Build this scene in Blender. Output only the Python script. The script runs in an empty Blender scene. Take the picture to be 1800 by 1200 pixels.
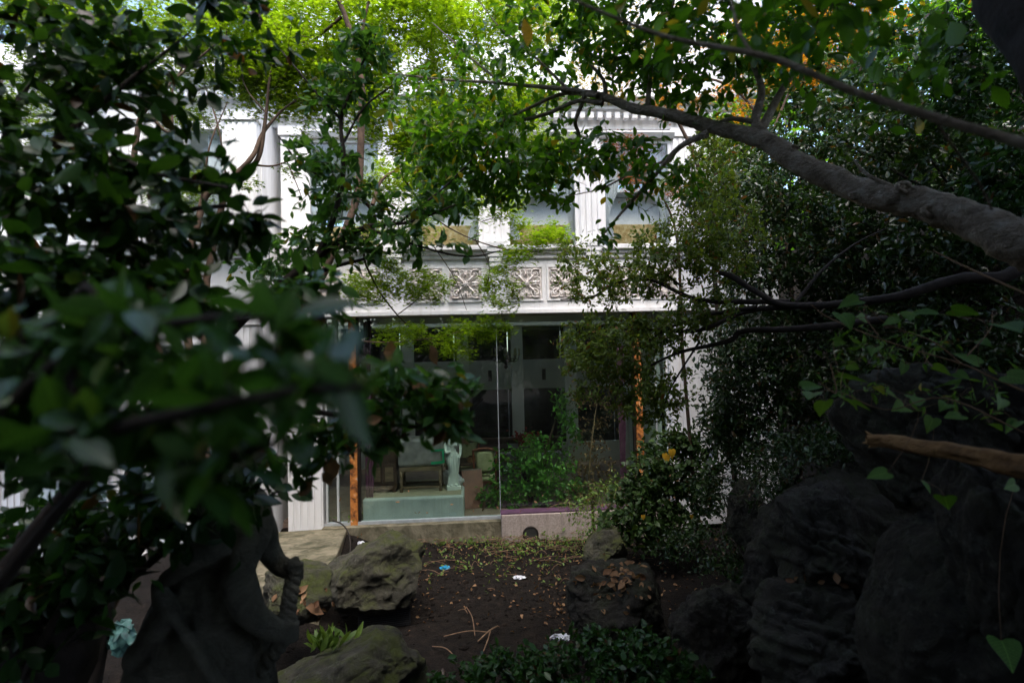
import bpy, bmesh, math, random
import numpy as np
from mathutils import Vector, Matrix, noise

random.seed(7)
RNG = np.random.default_rng(11)
SC = bpy.context.scene
COL = SC.collection
PI = math.pi

# ------------------------------------------------------------------ camera
F_PX = 1000.0                       # focal length in photo pixels (1800 wide)
PITCH, ROLL = math.radians(2.3), math.radians(1.4)
EYE = np.array([0.0, 0.0, 2.7])
_R = np.array([1.0, 0, 0]); _F = np.array([0, math.cos(PITCH), math.sin(PITCH)])
_U = np.array([0, -math.sin(PITCH), math.cos(PITCH)])
CR = _R * math.cos(ROLL) - _U * math.sin(ROLL)
CU = _U * math.cos(ROLL) + _R * math.sin(ROLL)
cam_d = bpy.data.cameras.new('camera')
cam_d.sensor_width = 36.0
cam_d.lens = 36.0 * F_PX / 1800.0
cam_d.clip_start, cam_d.clip_end = 0.05, 400.0
cam_d.dof.use_dof = True
cam_d.dof.focus_distance = 8.0
cam_d.dof.aperture_fstop = 1.9
cam = bpy.data.objects.new('camera', cam_d)
COL.objects.link(cam)
M = Matrix.Identity(4)
for i in range(3):
    M[i][0], M[i][1], M[i][2], M[i][3] = CR[i], CU[i], -_F[i], EYE[i]
cam.matrix_world = M
SC.camera = cam

# ------------------------------------------------------------------ sky, sun, exposure
SUN_EL, SUN_AZ = math.radians(64), math.radians(163)    # azimuth: from behind and to the right of the viewpoint
w = bpy.data.worlds.new('World'); SC.world = w; w.use_nodes = True
nt = w.node_tree
sky = nt.nodes.new('ShaderNodeTexSky'); sky.sky_type = 'NISHITA'; sky.sun_disc = False
sky.sun_elevation = SUN_EL; sky.sun_rotation = SUN_AZ
sky.air_density = 1.0; sky.dust_density = 3.0; sky.ozone_density = 1.0
nt.nodes['Background'].inputs[1].default_value = 0.15
nt.links.new(sky.outputs[0], nt.nodes['Background'].inputs[0])
sd = bpy.data.lights.new('sun', 'SUN'); sd.energy = 1.5; sd.angle = math.radians(50); sd.color = (1, 0.97, 0.93)
sun = bpy.data.objects.new('sun', sd); COL.objects.link(sun)
sv = Vector((math.sin(SUN_AZ) * math.cos(SUN_EL), math.cos(SUN_AZ) * math.cos(SUN_EL), math.sin(SUN_EL)))
sun.rotation_euler = sv.to_track_quat('Z', 'Y').to_euler()
SC.view_settings.view_transform = 'Standard'; SC.view_settings.look = 'None'
SC.view_settings.exposure = 2.08; SC.view_settings.gamma = 1.0
SC.render.engine = 'CYCLES'
SC.cycles.use_denoising = True
SC.cycles.max_bounces = 6; SC.cycles.diffuse_bounces = 3; SC.cycles.glossy_bounces = 2
SC.cycles.transmission_bounces = 3; SC.cycles.transparent_max_bounces = 8
SC.cycles.caustics_reflective = False; SC.cycles.caustics_refractive = False
SC.cycles.sample_clamp_indirect = 4.0

def P(px, py, Y):
    """the point of the place that lies at depth Y (metres from the viewpoint) on the sight line of photo pixel px, py"""
    d = _F + CR * (px - 900) / F_PX + CU * (600 - py) / F_PX
    return EYE + d * (Y / d[1])

# ------------------------------------------------------------------ materials
MATS = {}
def new_mat(name):
    m = bpy.data.materials.new(name); m.use_nodes = True
    t = m.node_tree; b = t.nodes['Principled BSDF']
    MATS[name] = m
    return m, t, b
def noise_ramp(t, scale, stops, detail=5, rough=0.6, coords='Object', stretch=None, distort=0.0):
    tc = t.nodes.new('ShaderNodeTexCoord')
    src = tc.outputs[coords]
    if stretch:
        mp = t.nodes.new('ShaderNodeMapping'); mp.inputs['Scale'].default_value = stretch
        t.links.new(src, mp.inputs[0]); src = mp.outputs[0]
    n = t.nodes.new('ShaderNodeTexNoise'); n.inputs['Scale'].default_value = scale
    n.inputs['Detail'].default_value = detail; n.inputs['Roughness'].default_value = rough
    n.inputs['Distortion'].default_value = distort
    t.links.new(src, n.inputs['Vector'])
    r = t.nodes.new('ShaderNodeValToRGB')
    els = r.color_ramp.elements
    while len(els) < len(stops): els.new(0.5)
    for e, (p, c) in zip(els, stops): e.position = p; e.color = (*c, 1)
    t.links.new(n.outputs[0], r.inputs[0])
    return r.outputs[0], n.outputs[0]
def bump(t, b, h, strength=0.3, dist=0.02):
    bp = t.nodes.new('ShaderNodeBump'); bp.inputs['Strength'].default_value = strength; bp.inputs['Distance'].default_value = dist
    t.links.new(h, bp.inputs['Height']); t.links.new(bp.outputs[0], b.inputs['Normal'])
def mixc(t, fac, a, c, mode='MIX'):
    mx = t.nodes.new('ShaderNodeMix'); mx.data_type = 'RGBA'; mx.blend_type = mode
    if hasattr(fac, 'node'): t.links.new(fac, mx.inputs[0])
    else: mx.inputs[0].default_value = fac
    for s, v in ((6, a), (7, c)):
        if hasattr(v, 'node'): t.links.new(v, mx.inputs[s])
        else: mx.inputs[s].default_value = (*v, 1)
    return mx.outputs[2]
def surf(name, stops, scale=4, rough=0.7, bs=0.2, bd=0.01, bscale=None, stretch=None, metal=0.0, spec=0.4, detail=6, streak=None, distort=0.0):
    m, t, b = new_mat(name)
    c, h = noise_ramp(t, scale, stops, detail, stretch=stretch, distort=distort)
    if streak:
        sc, _ = noise_ramp(t, 2.2, [(0.50, (0, 0, 0)), (0.75, (1, 1, 1))], 6, stretch=(5, 5, 0.45))
        sm = t.nodes.new('ShaderNodeMath'); sm.operation = 'MULTIPLY'; sm.inputs[1].default_value = streak[0]
        t.links.new(sc, sm.inputs[0])
        c = mixc(t, sm.outputs[0], c, streak[1])
    t.links.new(c, b.inputs['Base Color'])
    b.inputs['Roughness'].default_value = rough; b.inputs['Metallic'].default_value = metal
    b.inputs['Specular IOR Level'].default_value = spec
    if bs:
        if bscale: _, h = noise_ramp(t, bscale, [(0, (0, 0, 0)), (1, (1, 1, 1))], 6, stretch=stretch)
        bump(t, b, h, bs, bd)
    return m
surf('white_paint', [(0.3, (0.70, 0.69, 0.69)), (0.7, (0.80, 0.79, 0.80))], 1.5, 0.55, 0.08, 0.004, 30, streak=(0.45, (0.42, 0.40, 0.36)))
surf('relief_plaster', [(0.35, (0.66, 0.58, 0.54)), (0.7, (0.80, 0.77, 0.75))], 9, 0.8, 0.3, 0.006, 60)
surf('grey_render', [(0.3, (0.36, 0.38, 0.38)), (0.7, (0.48, 0.50, 0.49))], 3, 0.85, 0.2, 0.006, 25, streak=(0.4, (0.25, 0.27, 0.24)))
surf('pink_granite', [(0.35, (0.26, 0.21, 0.185)), (0.65, (0.40, 0.335, 0.30))], 40, 0.75, 0.25, 0.004, 60, streak=(0.6, (0.16, 0.13, 0.11)))
surf('mossy_concrete', [(0.32, (0.05, 0.05, 0.025)), (0.45, (0.12, 0.105, 0.065)), (0.58, (0.20, 0.172, 0.115)), (0.75, (0.27, 0.235, 0.165))], 4, 0.9, 0.6, 0.02, 24, distort=0.8, streak=(0.6, (0.09, 0.075, 0.045)))
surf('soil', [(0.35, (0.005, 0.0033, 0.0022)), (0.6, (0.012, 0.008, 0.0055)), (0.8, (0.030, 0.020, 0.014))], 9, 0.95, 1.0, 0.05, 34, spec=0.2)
def rock_mat(name, a, b_, moss, mfac, lichen=None):
    m, t, b = new_mat(name)
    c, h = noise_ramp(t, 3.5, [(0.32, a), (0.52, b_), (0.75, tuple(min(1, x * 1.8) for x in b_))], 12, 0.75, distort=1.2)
    if lichen:
        l1, _ = noise_ramp(t, 11, [(0.56, (0, 0, 0)), (0.63, (1, 1, 1))], 8, 0.7)
        lm = t.nodes.new('ShaderNodeMath'); lm.operation = 'MULTIPLY'; lm.inputs[1].default_value = 0.55; t.links.new(l1, lm.inputs[0])
        c = mixc(t, lm.outputs[0], c, lichen)
    c2, h2 = noise_ramp(t, 2.6, [(0.44, (0, 0, 0)), (0.58, (1, 1, 1))], 9, 0.7)
    ge = t.nodes.new('ShaderNodeNewGeometry'); sx = t.nodes.new('ShaderNodeSeparateXYZ')
    t.links.new(ge.outputs['Normal'], sx.inputs[0])
    mr = t.nodes.new('ShaderNodeMapRange'); mr.inputs[1].default_value = -0.1; mr.inputs[2].default_value = 0.8
    mr.inputs[3].default_value = 0.10; mr.inputs[4].default_value = mfac
    t.links.new(sx.outputs[2], mr.inputs[0])
    mu = t.nodes.new('ShaderNodeMath'); mu.operation = 'MULTIPLY'
    t.links.new(c2, mu.inputs[0]); t.links.new(mr.outputs[0], mu.inputs[1])
    cc = mixc(t, mu.outputs[0], c, moss)
    t.links.new(cc, b.inputs['Base Color']); b.inputs['Roughness'].default_value = 0.85
    b.inputs['Specular IOR Level'].default_value = 0.3
    _, h3 = noise_ramp(t, 9, [(0, (0, 0, 0)), (1, (1, 1, 1))], 14, 0.78, distort=0.8)
    bump(t, b, h3, 1.0, 0.12)
rock_mat('mossy_rock', (0.026, 0.024, 0.018), (0.078, 0.072, 0.052), (0.070, 0.085, 0.010), 0.9, (0.17, 0.17, 0.13))
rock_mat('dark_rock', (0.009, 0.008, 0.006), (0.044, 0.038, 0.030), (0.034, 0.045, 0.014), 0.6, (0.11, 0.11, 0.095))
rock_mat('statue_stone', (0.06, 0.056, 0.044), (0.20, 0.19, 0.15), (0.06, 0.065, 0.025), 0.55, (0.17, 0.165, 0.14))
surf('bark_grey', [(0.3, (0.10, 0.072, 0.048)), (0.5, (0.25, 0.195, 0.145)), (0.62, (0.31, 0.26, 0.205)), (0.75, (0.42, 0.38, 0.32))], 13, 0.85, 1.0, 0.03, 40, stretch=(1, 1, 1.4))
surf('bark_brown', [(0.3, (0.030, 0.018, 0.011)), (0.7, (0.10, 0.062, 0.040))], 12, 0.9, 0.7, 0.01, 30)
surf('bark_dark', [(0.3, (0.010, 0.007, 0.005)), (0.7, (0.032, 0.022, 0.017))], 12, 0.9, 0.7, 0.01, 30)
surf('dead_wood', [(0.3, (0.06, 0.028, 0.010)), (0.5, (0.22, 0.115, 0.045)), (0.75, (0.36, 0.21, 0.09))], 10, 0.9, 0.9, 0.02, 30, stretch=(0.22, 1, 1))
surf('dry_stem', [(0.3, (0.10, 0.055, 0.03)), (0.7, (0.24, 0.15, 0.09))], 14, 0.9, 0.2)
surf('dark_wood', [(0.3, (0.025, 0.011, 0.007)), (0.7, (0.075, 0.034, 0.020))], 6, 0.45, 0.2, 0.004, 20, stretch=(3, 3, 0.5))
surf('oak_wood', [(0.3, (0.09, 0.055, 0.032)), (0.7, (0.20, 0.13, 0.08))], 7, 0.6, 0.2, 0.004, 20, stretch=(0.6, 3, 3))
surf('red_wood', [(0.3, (0.11, 0.028, 0.014)), (0.7, (0.24, 0.07, 0.035))], 5, 0.5, 0.1, 0.003)
surf('peeling_post', [(0.36, (0.10, 0.035, 0.012)), (0.5, (0.50, 0.17, 0.032)), (0.60, (0.60, 0.25, 0.07)), (0.68, (0.66, 0.60, 0.52))], 7, 0.8, 0.6, 0.006, 30, distort=0.8)
surf('purple_cloth', [(0.3, (0.13, 0.035, 0.085)), (0.7, (0.27, 0.09, 0.18))], 5, 0.85, 0.1, 0.002, 80)
surf('purple_metal', [(0.3, (0.05, 0.022, 0.045)), (0.7, (0.11, 0.05, 0.10))], 10, 0.45, 0.1)
surf('white_cloth', [(0.3, (0.66, 0.68, 0.72)), (0.7, (0.80, 0.81, 0.84))], 4, 0.9, 0.1, 0.002, 80)
surf('cream_cloth', [(0.3, (0.42, 0.40, 0.22)), (0.7, (0.56, 0.53, 0.32))], 14, 0.9, 0.2, 0.003, 90)
surf('gold_cloth', [(0.35, (0.42, 0.27, 0.10)), (0.55, (0.60, 0.44, 0.20)), (0.7, (0.72, 0.60, 0.38))], 16, 0.75, 0.2, 0.003, 60)
surf('grey_cloth', [(0.3, (0.16, 0.145, 0.15)), (0.7, (0.26, 0.24, 0.245))], 7, 0.35, 0.5, 0.012, 9)
surf('pale_cloth', [(0.3, (0.34, 0.31, 0.30)), (0.7, (0.48, 0.45, 0.43))], 7, 0.9, 0.1)
surf('marble', [(0.3, (0.60, 0.62, 0.60)), (0.7, (0.74, 0.76, 0.74))], 5, 0.5, 0.05)
surf('green_tape', [(0.3, (0.0, 0.20, 0.09)), (0.7, (0.01, 0.33, 0.16))], 8, 0.35, 0.1)
surf('iron', [(0.3, (0.012, 0.010, 0.009)), (0.7, (0.04, 0.03, 0.022))], 12, 0.55, 0.2, metal=0.6)
surf('black_mesh', [(0.3, (0.012, 0.012, 0.014)), (0.7, (0.03, 0.03, 0.034))], 12, 0.6, 0.1)
surf('steel', [(0.3, (0.40, 0.43, 0.46)), (0.7, (0.55, 0.58, 0.62))], 12, 0.4, 0.1, metal=0.4)
surf('blue_grey_pipe', [(0.3, (0.16, 0.18, 0.25)), (0.7, (0.26, 0.28, 0.38))], 8, 0.5, 0.1)
surf('room_wall', [(0.3, (0.70, 0.71, 0.68)), (0.7, (0.80, 0.81, 0.78))], 2, 0.8, 0.1, 0.004, 60)
surf('carpet', [(0.3, (0.16, 0.11, 0.085)), (0.7, (0.28, 0.20, 0.16))], 8, 0.95, 0.3)
surf('beige_floor', [(0.3, (0.26, 0.22, 0.15)), (0.7, (0.36, 0.31, 0.22))], 4, 0.85, 0.2)
surf('blue_plastic', [(0.3, (0.01, 0.16, 0.33)), (0.7, (0.02, 0.30, 0.50))], 8, 0.35, 0.3)
surf('white_plastic', [(0.3, (0.45, 0.45, 0.50)), (0.7, (0.75, 0.75, 0.80))], 20, 0.4, 0.5, 0.01)
surf('teal_plastic', [(0.3, (0.05, 0.13, 0.12)), (0.55, (0.12, 0.26, 0.23)), (0.7, (0.25, 0.26, 0.28))], 14, 0.3, 0.6, 0.02)
surf('mortar_dark', [(0.3, (0.012, 0.012, 0.011)), (0.7, (0.03, 0.03, 0.028))], 4, 0.9, 0)

def glass_mat(name, tint, refl):
    m, t, b = new_mat(name)
    t.nodes.remove(b)
    out = t.nodes['Material Output']
    tr = t.nodes.new('ShaderNodeBsdfTransparent'); tr.inputs[0].default_value = (*tint, 1)
    gl = t.nodes.new('ShaderNodeBsdfGlossy'); gl.inputs['Roughness'].default_value = 0.02
    lw = t.nodes.new('ShaderNodeLayerWeight'); lw.inputs[0].default_value = 0.5
    pw = t.nodes.new('ShaderNodeMath'); pw.operation = 'POWER'; pw.inputs[1].default_value = 4.0; t.links.new(lw.outputs['Facing'], pw.inputs[0])
    fr = t.nodes.new('ShaderNodeMath'); fr.operation = 'MULTIPLY_ADD'; fr.inputs[1].default_value = 0.6; fr.inputs[2].default_value = refl
    t.links.new(pw.outputs[0], fr.inputs[0])
    mx = t.nodes.new('ShaderNodeMixShader')
    t.links.new(fr.outputs[0], mx.inputs[0]); t.links.new(tr.outputs[0], mx.inputs[1]); t.links.new(gl.outputs[0], mx.inputs[2])
    df = t.nodes.new('ShaderNodeBsdfDiffuse'); df.inputs[0].default_value = (0.62, 0.66, 0.62, 1)     # film of dust and smears, put in as a greyish haze lifting the blacks
    dc, _ = noise_ramp(t, 2.4, [(0.35, (0.0, 0.0, 0.0)), (0.75, (0.009, 0.009, 0.009))], 8, 0.7, stretch=(1, 1, 0.5))
    m2 = t.nodes.new('ShaderNodeMixShader'); t.links.new(dc, m2.inputs[0]); t.links.new(mx.outputs[0], m2.inputs[1]); t.links.new(df.outputs[0], m2.inputs[2])
    t.links.new(m2.outputs[0], out.inputs[0])
glass_mat('shop_glass', (0.89, 0.965, 0.925), 0.08)
glass_mat('window_glass', (0.84, 0.87, 0.87), 0.06)
m, t, b = new_mat('dark_pane'); b.inputs['Base Color'].default_value = (0.004, 0.005, 0.005, 1); b.inputs['Roughness'].default_value = 0.06

def leaf_mat(name, c1, c2, trans=0.35, rough=0.35, spec=0.5, c3=None, vein=False):
    m, t, b = new_mat(name)
    at = t.nodes.new('ShaderNodeAttribute'); at.attribute_name = 'rnd'
    oi = t.nodes.new('ShaderNodeObjectInfo')
    ad = t.nodes.new('ShaderNodeMath'); ad.operation = 'ADD'
    t.links.new(at.outputs['Fac'], ad.inputs[0]); t.links.new(oi.outputs['Random'], ad.inputs[1])
    fr = t.nodes.new('ShaderNodeMath'); fr.operation = 'FRACT'; t.links.new(ad.outputs[0], fr.inputs[0])
    r = t.nodes.new('ShaderNodeValToRGB'); e = r.color_ramp.elements
    e[0].color = (*c1, 1); e[1].color = (*c2, 1); e[1].position = 0.955
    if c3 is not None:
        q = e.new(0.975); q.color = (*c3, 1)
    t.links.new(fr.outputs[0], r.inputs[0])
    base, _h = noise_ramp(t, 22, [(0.3, (0.62, 0.66, 0.6)), (0.7, (1.25, 1.2, 1.2))], 4)
    leafc = mixc(t, 1.0, r.outputs[0], base, 'MULTIPLY')
    if vein:                                              # paler midrib and side veins, in the leaf's own frame
        tc = t.nodes.new('ShaderNodeTexCoord'); sp = t.nodes.new('ShaderNodeSeparateXYZ'); t.links.new(tc.outputs['Object'], sp.inputs[0])
        ab = t.nodes.new('ShaderNodeMath'); ab.operation = 'ABSOLUTE'; t.links.new(sp.outputs[1], ab.inputs[0])
        rib = t.nodes.new('ShaderNodeMath'); rib.operation = 'LESS_THAN'; rib.inputs[1].default_value = 0.014; t.links.new(ab.outputs[0], rib.inputs[0])
        dg = t.nodes.new('ShaderNodeMath'); dg.operation = 'MULTIPLY_ADD'; dg.inputs[1].default_value = -0.8; t.links.new(ab.outputs[0], dg.inputs[0]); t.links.new(sp.outputs[0], dg.inputs[2])
        fq = t.nodes.new('ShaderNodeMath'); fq.operation = 'MULTIPLY'; fq.inputs[1].default_value = 9.0; t.links.new(dg.outputs[0], fq.inputs[0])
        fc = t.nodes.new('ShaderNodeMath'); fc.operation = 'FRACT'; t.links.new(fq.outputs[0], fc.inputs[0])
        lt = t.nodes.new('ShaderNodeMath'); lt.operation = 'LESS_THAN'; lt.inputs[1].default_value = 0.10; t.links.new(fc.outputs[0], lt.inputs[0])
        mxv = t.nodes.new('ShaderNodeMath'); mxv.operation = 'MAXIMUM'; t.links.new(rib.outputs[0], mxv.inputs[0]); t.links.new(lt.outputs[0], mxv.inputs[1])
        hv = t.nodes.new('ShaderNodeMath'); hv.operation = 'MULTIPLY'; hv.inputs[1].default_value = 0.35; t.links.new(mxv.outputs[0], hv.inputs[0])
        leafc = mixc(t, hv.outputs[0], leafc, tuple(min(1, 2.2 * q_) for q_ in c2))
    t.links.new(leafc, b.inputs['Base Color'])
    b.inputs['Roughness'].default_value = rough; b.inputs['Specular IOR Level'].default_value = spec
    tl = t.nodes.new('ShaderNodeBsdfTranslucent')
    br = mixc(t, 1.0, leafc, (1.9, 1.7, 0.55), 'MULTIPLY')
    t.links.new(br, tl.inputs[0])
    mx = t.nodes.new('ShaderNodeMixShader'); mx.inputs[0].default_value = trans
    t.links.new(b.outputs[0], mx.inputs[1]); t.links.new(tl.outputs[0], mx.inputs[2])
    t.links.new(mx.outputs[0], t.nodes['Material Output'].inputs[0])
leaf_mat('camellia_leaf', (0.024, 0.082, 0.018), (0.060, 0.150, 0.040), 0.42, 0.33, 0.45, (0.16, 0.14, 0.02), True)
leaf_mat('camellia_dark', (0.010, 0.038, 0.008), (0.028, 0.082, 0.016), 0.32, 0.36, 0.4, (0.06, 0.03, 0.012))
leaf_mat('branch_leaf', (0.036, 0.115, 0.012), (0.095, 0.225, 0.024), 0.58, 0.38, 0.45, (0.30, 0.24, 0.03))
leaf_mat('maple_leaf', (0.088, 0.180, 0.009), (0.180, 0.300, 0.015), 0.62, 0.55, 0.3)
leaf_mat('maple_dull', (0.050, 0.110, 0.010), (0.110, 0.190, 0.016), 0.58, 0.55, 0.3)
leaf_mat('maple_orange', (0.30, 0.105, 0.012), (0.42, 0.24, 0.02), 0.5, 0.55, 0.3)
leaf_mat('maple_yellow', (0.30, 0.21, 0.02), (0.20, 0.22, 0.02), 0.5, 0.55, 0.3)
leaf_mat('maple_red', (0.16, 0.045, 0.020), (0.23, 0.085, 0.030), 0.4, 0.55, 0.3)
leaf_mat('holly_leaf', (0.045, 0.085, 0.014), (0.115, 0.170, 0.036), 0.45, 0.50, 0.3, (0.15, 0.07, 0.03))
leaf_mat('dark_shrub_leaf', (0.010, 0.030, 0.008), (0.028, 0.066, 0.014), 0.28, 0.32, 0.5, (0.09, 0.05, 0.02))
leaf_mat('bright_leaf', (0.050, 0.170, 0.030), (0.130, 0.310, 0.050), 0.45, 0.35, 0.45)
leaf_mat('ivy_leaf', (0.018, 0.044, 0.010), (0.042, 0.080, 0.018), 0.25, 0.5, 0.3)
leaf_mat('vine_leaf', (0.045, 0.110, 0.022), (0.085, 0.165, 0.035), 0.35, 0.55, 0.25, (0.2, 0.15, 0.03), True)
leaf_mat('ground_leaf', (0.070, 0.130, 0.025), (0.140, 0.220, 0.045), 0.3, 0.5, 0.3)
leaf_mat('dead_leaf', (0.085, 0.040, 0.020), (0.26, 0.155, 0.085), 0.15, 0.75, 0.2)
leaf_mat('red_flower', (0.16, 0.012, 0.012), (0.25, 0.02, 0.02), 0.2, 0.6, 0.3)
leaf_mat('yellow_leaf', (0.42, 0.24, 0.02), (0.50, 0.30, 0.03), 0.4, 0.5, 0.3)

# ------------------------------------------------------------------ object helpers
def tag(o, label=None, cat=None, group=None, kind=None):
    if label: o['label'] = label
    if cat: o['category'] = cat
    if group: o['group'] = group
    if kind: o['kind'] = kind
    return o
def empty(name, loc=(0, 0, 0), rz=0.0):
    o = bpy.data.objects.new(name, None); COL.objects.link(o)
    o.location = tuple(loc); o.rotation_euler = (0, 0, rz); o.empty_display_size = 0.2
    return o
def link(name, me, parent=None, loc=(0, 0, 0), rot=(0, 0, 0), scale=(1, 1, 1)):
    o = bpy.data.objects.new(name, me); COL.objects.link(o)
    o.parent = parent; o.location = tuple(loc); o.rotation_euler = tuple(rot); o.scale = tuple(scale)
    return o
def np_mesh(name, V, Fa, mat, smooth=False, rnd=None):
    """V (n,3), Fa (m,k)"""
    me = bpy.data.meshes.new(name)
    V = np.asarray(V, np.float32); Fa = np.asarray(Fa, np.int32)
    n, (mf, k) = len(V), Fa.shape
    me.vertices.add(n); me.vertices.foreach_set('co', V.ravel())
    me.loops.add(mf * k); me.loops.foreach_set('vertex_index', Fa.ravel())
    me.polygons.add(mf); me.polygons.foreach_set('loop_start', np.arange(mf, dtype=np.int32) * k)
    try: me.polygons.foreach_set('loop_total', np.full(mf, k, np.int32))
    except Exception: pass
    if smooth: me.polygons.foreach_set('use_smooth', np.ones(mf, bool))
    if rnd is not None:
        a = me.attributes.new('rnd', 'FLOAT', 'POINT'); a.data.foreach_set('value', np.asarray(rnd, np.float32))
    me.update(calc_edges=True)
    me.materials.append(MATS[mat])
    return me

class MB:
    """collects boxes, tubes, lathes and prisms into one mesh"""
    def __init__(s): s.v = []; s.f = []
    def add(s, V, Fs):
        o = len(s.v); s.v += [tuple(p) for p in V]; s.f += [tuple(i + o for i in q) for q in Fs]; return s
    def box(s, x0, x1, y0, y1, z0, z1, bev=0.0):
        if bev <= 0:
            V = [(x, y, z) for z in (z0, z1) for y in (y0, y1) for x in (x0, x1)]
            return s.add(V, [(0, 2, 3, 1), (4, 5, 7, 6), (0, 1, 5, 4), (2, 6, 7, 3), (0, 4, 6, 2), (1, 3, 7, 5)])
        bm = bmesh.new(); bmesh.ops.create_cube(bm, size=1)
        for v in bm.verts: v.co = Vector(((x0 + x1) / 2 + v.co.x * (x1 - x0), (y0 + y1) / 2 + v.co.y * (y1 - y0), (z0 + z1) / 2 + v.co.z * (z1 - z0)))
        bmesh.ops.bevel(bm, geom=bm.edges[:], offset=bev, segments=2, affect='EDGES', profile=0.5)
        bm.verts.index_update()
        s.add([v.co[:] for v in bm.verts], [[v.index for v in f.verts] for f in bm.faces]); bm.free(); return s
    def tube(s, pts, rad, n=8, cap=True):
        V, Q = tube_np(np.asarray(pts, float), rad, n)
        s.add(V, Q)
        if cap:
            o = len(s.v) - len(V)
            s.f.append(tuple(o + i for i in range(n))[::-1]); s.f.append(tuple(len(s.v) - n + i for i in range(n)))
        return s
    def lathe(s, prof, n=16, cx=0, cy=0):
        V = []; Fs = []
        for r, z in prof:
            for k in range(n):
                a = 2 * PI * k / n; V.append((cx + r * math.cos(a), cy + r * math.sin(a), z))
        for i in range(len(prof) - 1):
            for k in range(n):
                Fs.append((i * n + k, i * n + (k + 1) % n, (i + 1) * n + (k + 1) % n, (i + 1) * n + k))
        Fs.append(tuple(range(n))[::-1]); Fs.append(tuple((len(prof) - 1) * n + k for k in range(n)))
        return s.add(V, Fs)
    def prism(s, prof, x0, x1):
        """profile of (y,z) swept along x"""
        n = len(prof); V = [(x0, y, z) for y, z in prof] + [(x1, y, z) for y, z in prof]
        Fs = [(i, (i + 1) % n, n + (i + 1) % n, n + i) for i in range(n)]
        Fs += [tuple(range(n))[::-1], tuple(range(n, 2 * n))]
        return s.add(V, Fs)
    def mesh(s, name, mat, smooth=False):
        me = bpy.data.meshes.new(name); me.from_pydata(s.v, [], s.f); me.update()
        bm = bmesh.new(); bm.from_mesh(me); bmesh.ops.recalc_face_normals(bm, faces=bm.faces[:]); bm.to_mesh(me); bm.free()
        if smooth:
            me.polygons.foreach_set('use_smooth', np.ones(len(me.polygons), bool))
        me.materials.append(MATS[mat]); return me
    def build(s, name, mat, parent=None, smooth=False, **k):
        return link(name, s.mesh(name, mat, smooth), parent, **k)
def bx(name, mat, parent, x0, x1, y0, y1, z0, z1, bev=0.0):
    return MB().box(x0, x1, y0, y1, z0, z1, bev).build(name, mat, parent)

def tube_np(pts, rad, n=6):
    pts = np.asarray(pts, float); m = len(pts)
    rad = np.broadcast_to(np.asarray(rad, float), (m,))
    T = np.gradient(pts, axis=0); T /= np.linalg.norm(T, axis=1)[:, None] + 1e-9
    a = np.array([0, 0, 1.0]) if abs(T[0][2]) < 0.9 else np.array([1.0, 0, 0])
    N = np.zeros_like(pts); u = np.cross(T[0], a); u /= np.linalg.norm(u); N[0] = u
    for i in range(1, m):
        u = N[i - 1] - T[i] * (N[i - 1] @ T[i]); N[i] = u / (np.linalg.norm(u) + 1e-9)
    B = np.cross(T, N)
    ang = np.arange(n) * 2 * PI / n
    V = pts[:, None, :] + rad[:, None, None] * (np.cos(ang)[None, :, None] * N[:, None, :] + np.sin(ang)[None, :, None] * B[:, None, :])
    i = np.arange(m - 1)[:, None] * n; k = np.arange(n)[None, :]; k2 = (k + 1) % n
    Q = np.stack([i + k, i + k2, i + n + k2, i + n + k], -1).reshape(-1, 4)
    return V.reshape(-1, 3), Q
def smooth_path(pts, sub=4):
    """Catmull-Rom through rows of any width"""
    p = np.asarray(pts, float)
    if len(p) < 3: 
        t = np.linspace(0, 1, sub + 1)[:, None]; return p[0] * (1 - t) + p[-1] * t
    q = np.vstack([2 * p[0] - p[1], p, 2 * p[-1] - p[-2]]); out = []
    for i in range(1, len(q) - 2):
        a, b_, c, d = q[i - 1], q[i], q[i + 1], q[i + 2]
        for t in np.arange(sub) / sub:
            out.append(0.5 * (2 * b_ + (c - a) * t + (2 * a - 5 * b_ + 4 * c - d) * t * t + (3 * b_ - a - 3 * c + d) * t ** 3))
    out.append(p[-1]); return np.array(out)
def unit(a): return a / (np.linalg.norm(a, axis=-1, keepdims=True) + 1e-9)

# ------------------------------------------------------------------ leaf shapes (length 1 along x, normal z)
def blade(widths, curl=0.12, fold=0.18, tip=0.0, wav=0.0):
    n = len(widths); xs = np.linspace(0, 1, n + 2)
    V = [(0, 0, 0)]
    for i, wd in enumerate(widths):
        x = xs[i + 1]; z = -curl * x * x + wav * math.sin(x * 7)
        V += [(x, -wd, z + fold * wd), (x, 0, z - 0.1 * fold * wd), (x, wd, z + fold * wd)]
    V.append((1, tip, -curl))
    T = [(0, 2, 1), (0, 3, 2)]
    for i in range(n - 1):
        a, c = 1 + 3 * i, 4 + 3 * i
        T += [(a, a + 1, c), (a + 1, c + 1, c), (a + 1, a + 2, c + 1), (a + 2, c + 2, c + 1)]
    a = 1 + 3 * (n - 1); e = len(V) - 1
    T += [(a, a + 1, e), (a + 1, a + 2, e)]
    return np.array(V, float), np.array(T)
def palmate(lobes=7, spread=2.3, inner=0.34, curl=0.1):
    V = [(0, 0, 0)]; 
    angs = np.linspace(-spread, spread, lobes)
    for i, a in enumerate(angs):
        r = 1.0 - 0.42 * (abs(a) / spread) ** 1.3
        V.append((r * math.cos(a), r * math.sin(a), -curl * r * r))
        if i < lobes - 1:
            a2 = (a + angs[i + 1]) / 2; V.append((inner * math.cos(a2), inner * math.sin(a2), 0.02))
    T = [(0, i, i + 1) for i in range(1, len(V) - 1)]
    V = np.array(V); V[:, 0] *= 0.62; V[:, 1] *= 0.62; V[:, 0] += 0.1
    return V, np.array(T)
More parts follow.
